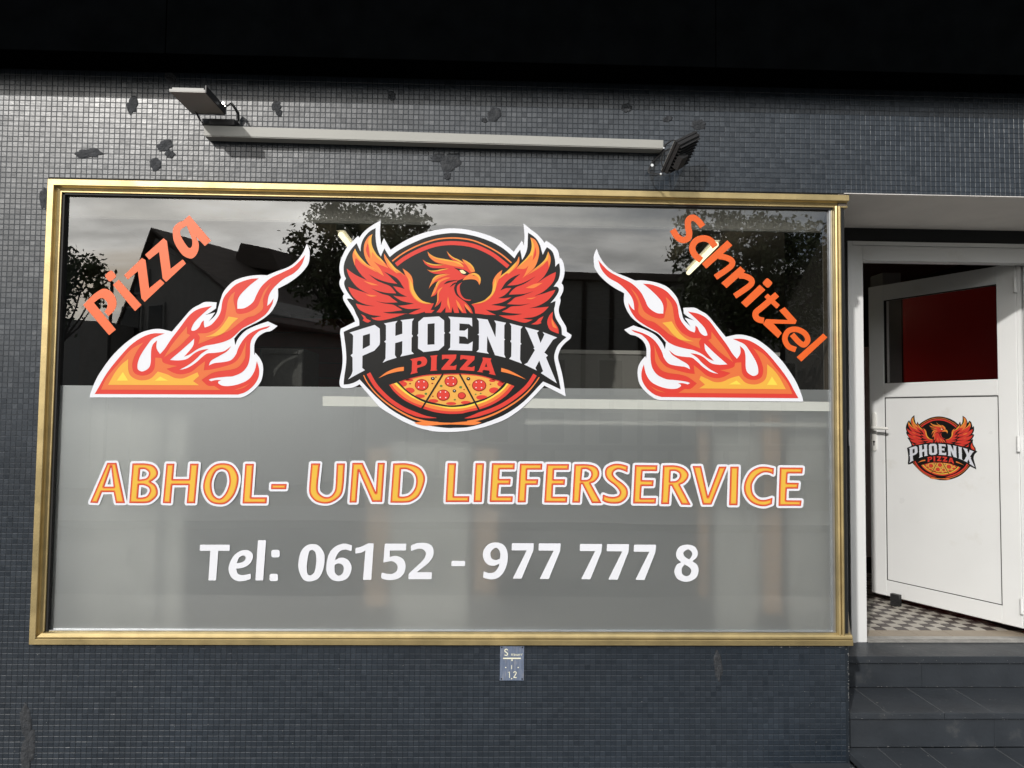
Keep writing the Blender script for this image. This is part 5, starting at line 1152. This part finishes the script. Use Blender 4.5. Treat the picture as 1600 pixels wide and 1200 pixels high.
b = MB(); b.tube([(x1 - .05, .2295, zb1 - .075), (x1 - .05, .223, zb1 - .075)], .012, 16); b.build('button', FOAM, bx)
# wooden posts and stool legs close behind the frosted film
WOOD = mat('brown wood', (.46, .29, .17), rough=.6, var=.25, vscale=6, stretch=(8, 8, .6))
for (xa, xb, ya, yb, Yd, lab) in ((1190, 1219, 640, 958, .10, 'brown wooden post seen blurred through the film under the last letters of LIEFERSERVICE'),
                               (577, 606, 700, 945, .13, 'brown wooden post seen blurred through the film between 1 and 5 of the phone number'),
                               (744, 776, 700, 925, .14, 'brown wooden post seen blurred through the film just left of the 9'),
                               (1088, 1104, 650, 930, .15, 'thin brown post seen blurred through the film right of the 8')):
    a, c = W(xa, ya, Yd), W(xb, yb, Yd)
    o = thing('wooden_post', lab, 'post', (float(a[0] + c[0]) / 2, Yd, THR), 'wooden posts behind the frosted film')
    b = MB(); b.box(float(min(a[0], c[0])), float(max(a[0], c[0])), Yd, Yd + .03, float(c[2]), float(a[2]), .003); b.build('upright', WOOD, o)
    b = MB(); b.box(float(min(a[0], c[0])) - .02, float(max(a[0], c[0])) + .02, Yd - .02, Yd + .05, THR - .004, float(c[2]) - .0005, .003); b.build('foot', mat('dark foot', (.05, .045, .04), rough=.6), o)
for (xa, xb, ya, Yd, lab) in ((612, 735, 690, .16, 'pale board behind the frosted film below the first letters of LIEFERSERVICE'),
                          (1112, 1184, 655, .17, 'narrow pale board behind the film, between the two right hand posts'),
                          (1224, 1300, 650, .17, 'pale board behind the film in its lower right corner'),
                          (96, 300, 640, .20, 'broad pale board behind the frosted film at its left end')):
    a = W(xa, ya, Yd); c = W(xb, ya, Yd)
    o = thing('pale_board', lab, 'board', (float(a[0] + c[0]) / 2, Yd, THR), 'pale boards behind the frosted film')
    b = MB(); b.box(float(a[0]), float(c[0]), Yd, Yd + .012, THR - .004, float(a[2]), .002); b.build('sheet', mat('pale board', (.52, .52, .50), rough=.7, var=.1), o)
cb = thing('wall_cable', 'thin black cable hanging inside beside the last letter of Schnitzel', 'cable', tuple(float(v) for v in W(1290, 600, .2)))
b = MB(); b.tube([W(1262, 556, .2), W(1274, 553, .2), W(1283, 562, .2), (W(1287, 590, .2)), W(1289, 640, .2)], .0035, 8); b.build('cord', LAMPB, cb)

# ================================================================== THE OTHER SIDE OF THE STREET (seen mirrored in the glass)
def MR(px, py, Y):
    """a point of the street behind the camera whose mirror image stands at this pixel"""
    q_ = W(px, py, Y); return Vector((float(q_[0]), 2 * YGL - float(q_[1]), float(q_[2])))
SLATE = mat('dark roof tiles', (.10, .08, .072), rough=.8, var=.3, vscale=12, bump=.01, bscale=30)
RENDER_ = mat('grey render', (.30, .29, .28), rough=.9, var=.1)
BRICKR = mat('dark red brick', (.09, .045, .035), rough=.9, var=.25, vscale=10)
WINF = mat('white window frame', (.26, .26, .25), rough=.5); PANE_ = mat('dark house pane', (.02, .022, .025), rough=.08)
def prism(mb, poly, d):
    n_ = len(poly); A_ = [Vector(p_) for p_ in poly]; B2 = [p_ + d for p_ in A_]
    mb.add([tuple(p_) for p_ in A_ + B2], [tuple(range(n_)), tuple(range(n_, 2 * n_))[::-1]] + [(i, n_ + i, n_ + (i + 1) % n_, (i + 1) % n_) for i in range(n_)])
ap = MR(243, 361, 14.0); r2 = MR(376, 396, 16.4); r2.z = ap.z
rd = (r2 - ap); rd.z = 0; rd.normalize()
le_ = MR(180, 562, 14.8); ri = MR(338, 430, 13.2)
gd = (ri - le_); gd.z = 0; gd = gd - rd * gd.dot(rd); gd.normalize()
def gpt(a, z_): return Vector((ap.x, ap.y, 0)) + gd * a + Vector((0, 0, z_))
la, ra = (le_ - ap).dot(gd), (ri - ap).dot(gd)
la = min(la, -1.6); ra = max(ra, 2.1)
hs = thing('gabled_house', 'house with steep dark gable across the street, mirrored in the upper left of the window', 'house', (float(ap.x), float(ap.y), 0))
b = MB(); prism(b, [gpt(la + .25, 0), gpt(ra + 1.2, 0), gpt(ra + 1.2, ri.z - .9), gpt(ra - .1, ri.z - .08), gpt(0, ap.z - .15), gpt(la + .25, le_.z + .1)], rd * 9.0); b.build('wall', RENDER_, hs)
b = MB()
for (a_, za, c_, zc) in ((la, le_.z - .2, 0, ap.z), (0, ap.z, ra + 1.5, ri.z - 1.2)):
    p0, p1 = gpt(a_, za), gpt(c_, zc); nn = Vector((0, 0, .07))
    prism(b, [p0 - rd * .12, p1 - rd * .12, p1 - rd * .12 + nn, p0 - rd * .12 + nn], rd * 9.4)
b.build('roof', SLATE, hs)
for (x, y, w, h) in ((200, 505, .7, .9), (262, 505, .6, .9), (225, 440, .5, .6)):
    q_ = MR(x, y, 14.2); a_ = (q_ - ap).dot(gd); zc = q_.z
    b = MB(); p0 = gpt(a_ - w / 2, zc - h / 2) - rd * .06; prism(b, [p0, p0 + gd * w, p0 + gd * w + Vector((0, 0, h)), p0 + Vector((0, 0, h))], rd * .1); f_ = b.build('window', WINF, hs)
    b = MB(); p0 = gpt(a_ - w / 2 + .06, zc - h / 2 + .06) - rd * .075; prism(b, [p0, p0 + gd * (w - .12), p0 + gd * (w - .12) + Vector((0, 0, h - .12)), p0 + Vector((0, 0, h - .12))], rd * .012); b.build('pane', PANE_, f_)
q = [MR(x, y, 15.6) for x, y in ((366, 412), (378, 379), (424, 389), (440, 424))]
b = MB(); prism(b, q, rd * 1.6); b.build('dormer', SLATE, hs)

flat = thing('flat_building', 'long low flat roofed building across the street, mirrored right of the logo', 'building', (3.0, -19, 0))
e0, e1 = MR(520, 452, 18), MR(1300, 437, 18)
b = MB(); b.box(e0.x, e1.x + 6, -26, -18.0, -.1, e1.z - .12); b.build('wall', mat('light plaster', (.26, .25, .23), rough=.9), flat)  # one even plaster tone over the whole wall
b = MB(); b.box(e0.x - .2, e1.x + 6.2, -26.2, -17.7, e1.z - .119, e1.z + .1); b.build('roof_edge', SLATE, flat)
for k in range(9):
    x0 = e0.x + 1.0 + k * 1.75
    for (z_a, z_b) in ((.9, 1.9), (2.5, 3.5)):
        if z_b > e1.z - .2: continue
        b = MB(); b.box(x0, x0 + .85, -18.02, -17.96, z_a, z_b); f_ = b.build('window', WINF, flat)
        b = MB(); b.box(x0 + .07, x0 + .78, -17.955, -17.945, z_a + .07, z_b - .07); b.build('pane', PANE_, f_)
TIMB = mat('dark timber', (.035, .028, .022), rough=.8)
for k in range(16):
    x0 = e0.x + .5 + k * .875; b = MB(); b.box(x0, x0 + .14, -18.0 + .001, -17.965, 0, e1.z - .13); b.build('timber_beam', TIMB, flat)
for z_ in (.75, 2.2):
    b = MB(); b.box(e0.x, e1.x + 6, -17.964, -17.935, z_, z_ + .16); b.build('timber_beam', TIMB, flat)
b = MB()
for k in range(7):
    q_ = MR(1000 + k * 9, 438, 18); b.tube([(q_.x, -20, e1.z + .09), (q_.x, -20, e1.z + .55)], .02, 6)
qa, qb = MR(1000, 438, 18), MR(1054, 438, 18)
for z_ in (.3, .55): b.tube([(qa.x, -20, e1.z + z_), (qb.x, -20, e1.z + z_)], .02, 6)
b.build('roof_rail', SLATE, flat)
sh = thing('low_shed', 'low grey garage across the street at the left edge of the mirrored view', 'shed', (-11, -14, 0))
q0, q1 = MR(60, 478, 13), MR(168, 503, 13)
b = MB(); b.hexa([(q0.x - 4, -16.5, 0), (q1.x, -16.5, 0), (q1.x, -13, 0), (q0.x - 4, -13, 0), (q0.x - 4, -16.5, q0.z), (q1.x, -16.5, q1.z), (q1.x, -13, q1.z), (q0.x - 4, -13, q0.z)]); b.build('wall', RENDER_, sh)
b = MB(); b.box(q1.x - 2.6, q1.x - .3, -12.99, -12.95, .02, 2.0); b.build('garage_door', WINF, sh)

LEAF = mat('tree leaves', (.085, .11, .045), rough=.6, var=.4, vscale=3)
BARK = mat('bark', (.07, .055, .045), rough=.9, var=.3, bump=.01, bscale=30)
def leafy(name, label, clumps, base, n, size, seed, trunk_r, cat='tree', group=None):
    rn = random.Random(seed)
    t = thing(name, label, cat, (base.x, base.y, 0), group)
    vs, fs = [], []
    for (c_, r_) in clumps:
        m_ = int(n * (r_[0] * r_[2]) / sum(q_[1][0] * q_[1][2] for q_ in clumps))
        tw = []
        for _ in range(max(6, m_ // 14)):
            d = Vector((rn.gauss(0, 1), rn.gauss(0, 1), rn.gauss(0, 1))).normalized() * rn.uniform(.25, 1.08) ** .6
            tw.append(Vector((c_.x + d.x * r_[0], c_.y + d.y * r_[1], c_.z + d.z * r_[2])))
        for q_ in tw:
            for _ in range(14):
                p_ = q_ + Vector((rn.gauss(0, 1), rn.gauss(0, 1), rn.gauss(0, 1))) * size * 1.5
                a = Vector((rn.gauss(0, 1), rn.gauss(0, 1), rn.gauss(0, 1))).normalized(); c2 = a.orthogonal().normalized(); c2.rotate(Matrix.Rotation(rn.uniform(0, 6.28), 3, a)); d2 = a.cross(c2)
                sz = size * rn.uniform(.6, 1.2); k_ = len(vs)
                vs.extend([tuple(p_ - c2 * sz), tuple(p_ - d2 * sz * .5), tuple(p_ + c2 * sz), tuple(p_ + d2 * sz * .5)]); fs.append((k_, k_ + 1, k_ + 2, k_ + 3))
    mk('crown', vs, fs, LEAF, t)
    b = MB(); top = clumps[0][0]
    b.tube([(base.x, base.y, -.1), (base.x + .03, base.y, top.z * .35), (base.x * .5 + top.x * .5, base.y * .5 + top.y * .5, top.z * .7), tuple(top)], [trunk_r, trunk_r * .8, trunk_r * .6, trunk_r * .3], 10); b.build('trunk', BARK, t)
    b = MB()
    for (c_, r_) in clumps[1:]:
        st_ = Vector((base.x * .5 + top.x * .5, base.y * .5 + top.y * .5, top.z * .7)); b.tube([tuple(st_), tuple((st_ + c_) / 2 + Vector((0, 0, -.1))), tuple(c_)], [trunk_r * .45, trunk_r * .3, trunk_r * .1], 7)
    b.build('limb', BARK, t)
    return t
def cl(px, py, rx, ry, Y):
    c_ = MR(px, py, Y); k = (Y + 3.36) / FPX
    return (c_, (rx * k, min(rx, ry) * k * 1.1, ry * k))
cls = [cl(575, 430, 75, 50, 10), cl(545, 372, 48, 30, 10), cl(590, 352, 42, 28, 10), cl(510, 345, 30, 22, 10.2), cl(540, 330, 32, 16, 10), cl(640, 350, 22, 30, 10.4), cl(625, 395, 40, 30, 9.8), cl(500, 420, 34, 34, 10), cl(470, 378, 17, 24, 10), cl(480, 440, 24, 20, 10), cl(560, 480, 70, 30, 10), cl(655, 355, 12, 12, 10)]
leafy('street_tree', 'broad leafy tree across the street, mirrored behind the left phoenix wing', cls, MR(560, 640, 10), 9000, .062, 21, .16, group='trees across the street')
cls = [cl(1170, 430, 85, 60, 11), cl(1120, 360, 45, 36, 11), cl(1085, 400, 34, 36, 11), cl(1190, 370, 60, 36, 11), cl(1250, 400, 50, 50, 11), cl(1075, 345, 16, 14, 11), cl(1100, 460, 50, 40, 11), cl(1200, 500, 90, 40, 11), cl(1300, 440, 50, 60, 11)]
leafy('street_tree', 'dense dark tree across the street, mirrored behind the word Schnitzel', cls, MR(1180, 640, 11), 12000, .066, 22, .18, group='trees across the street')
cls = [cl(110, 425, 26, 22, 9), cl(140, 415, 18, 14, 9), cl(155, 440, 10, 22, 9), cl(150, 470, 9, 20, 9), cl(92, 450, 22, 40, 9), cl(85, 500, 22, 30, 9), cl(105, 395, 8, 10, 9)]
leafy('climbing_vine', 'ragged vine on a frame across the street at the left edge of the mirrored view', cls, MR(88, 560, 9), 2600, .05, 23, .05, cat='plant')
po = thing('street_mast', 'thin cable mast with two stay wires, mirrored below the letter i of Pizza', 'mast', tuple(MR(176, 520, 12).xy) + (0,))
b = MB(); q_ = MR(175, 440, 12); b.tube([(q_.x, q_.y, 0), tuple(q_)], .035, 8); b.build('pole', LAMPB, po)
b = MB(); b.tube([tuple(MR(145, 416, 10)), tuple(q_)], .02, 6); b.tube([tuple(MR(120, 427, 10)), tuple(q_)], .018, 6); b.build('stay_wire', LAMPB, po)
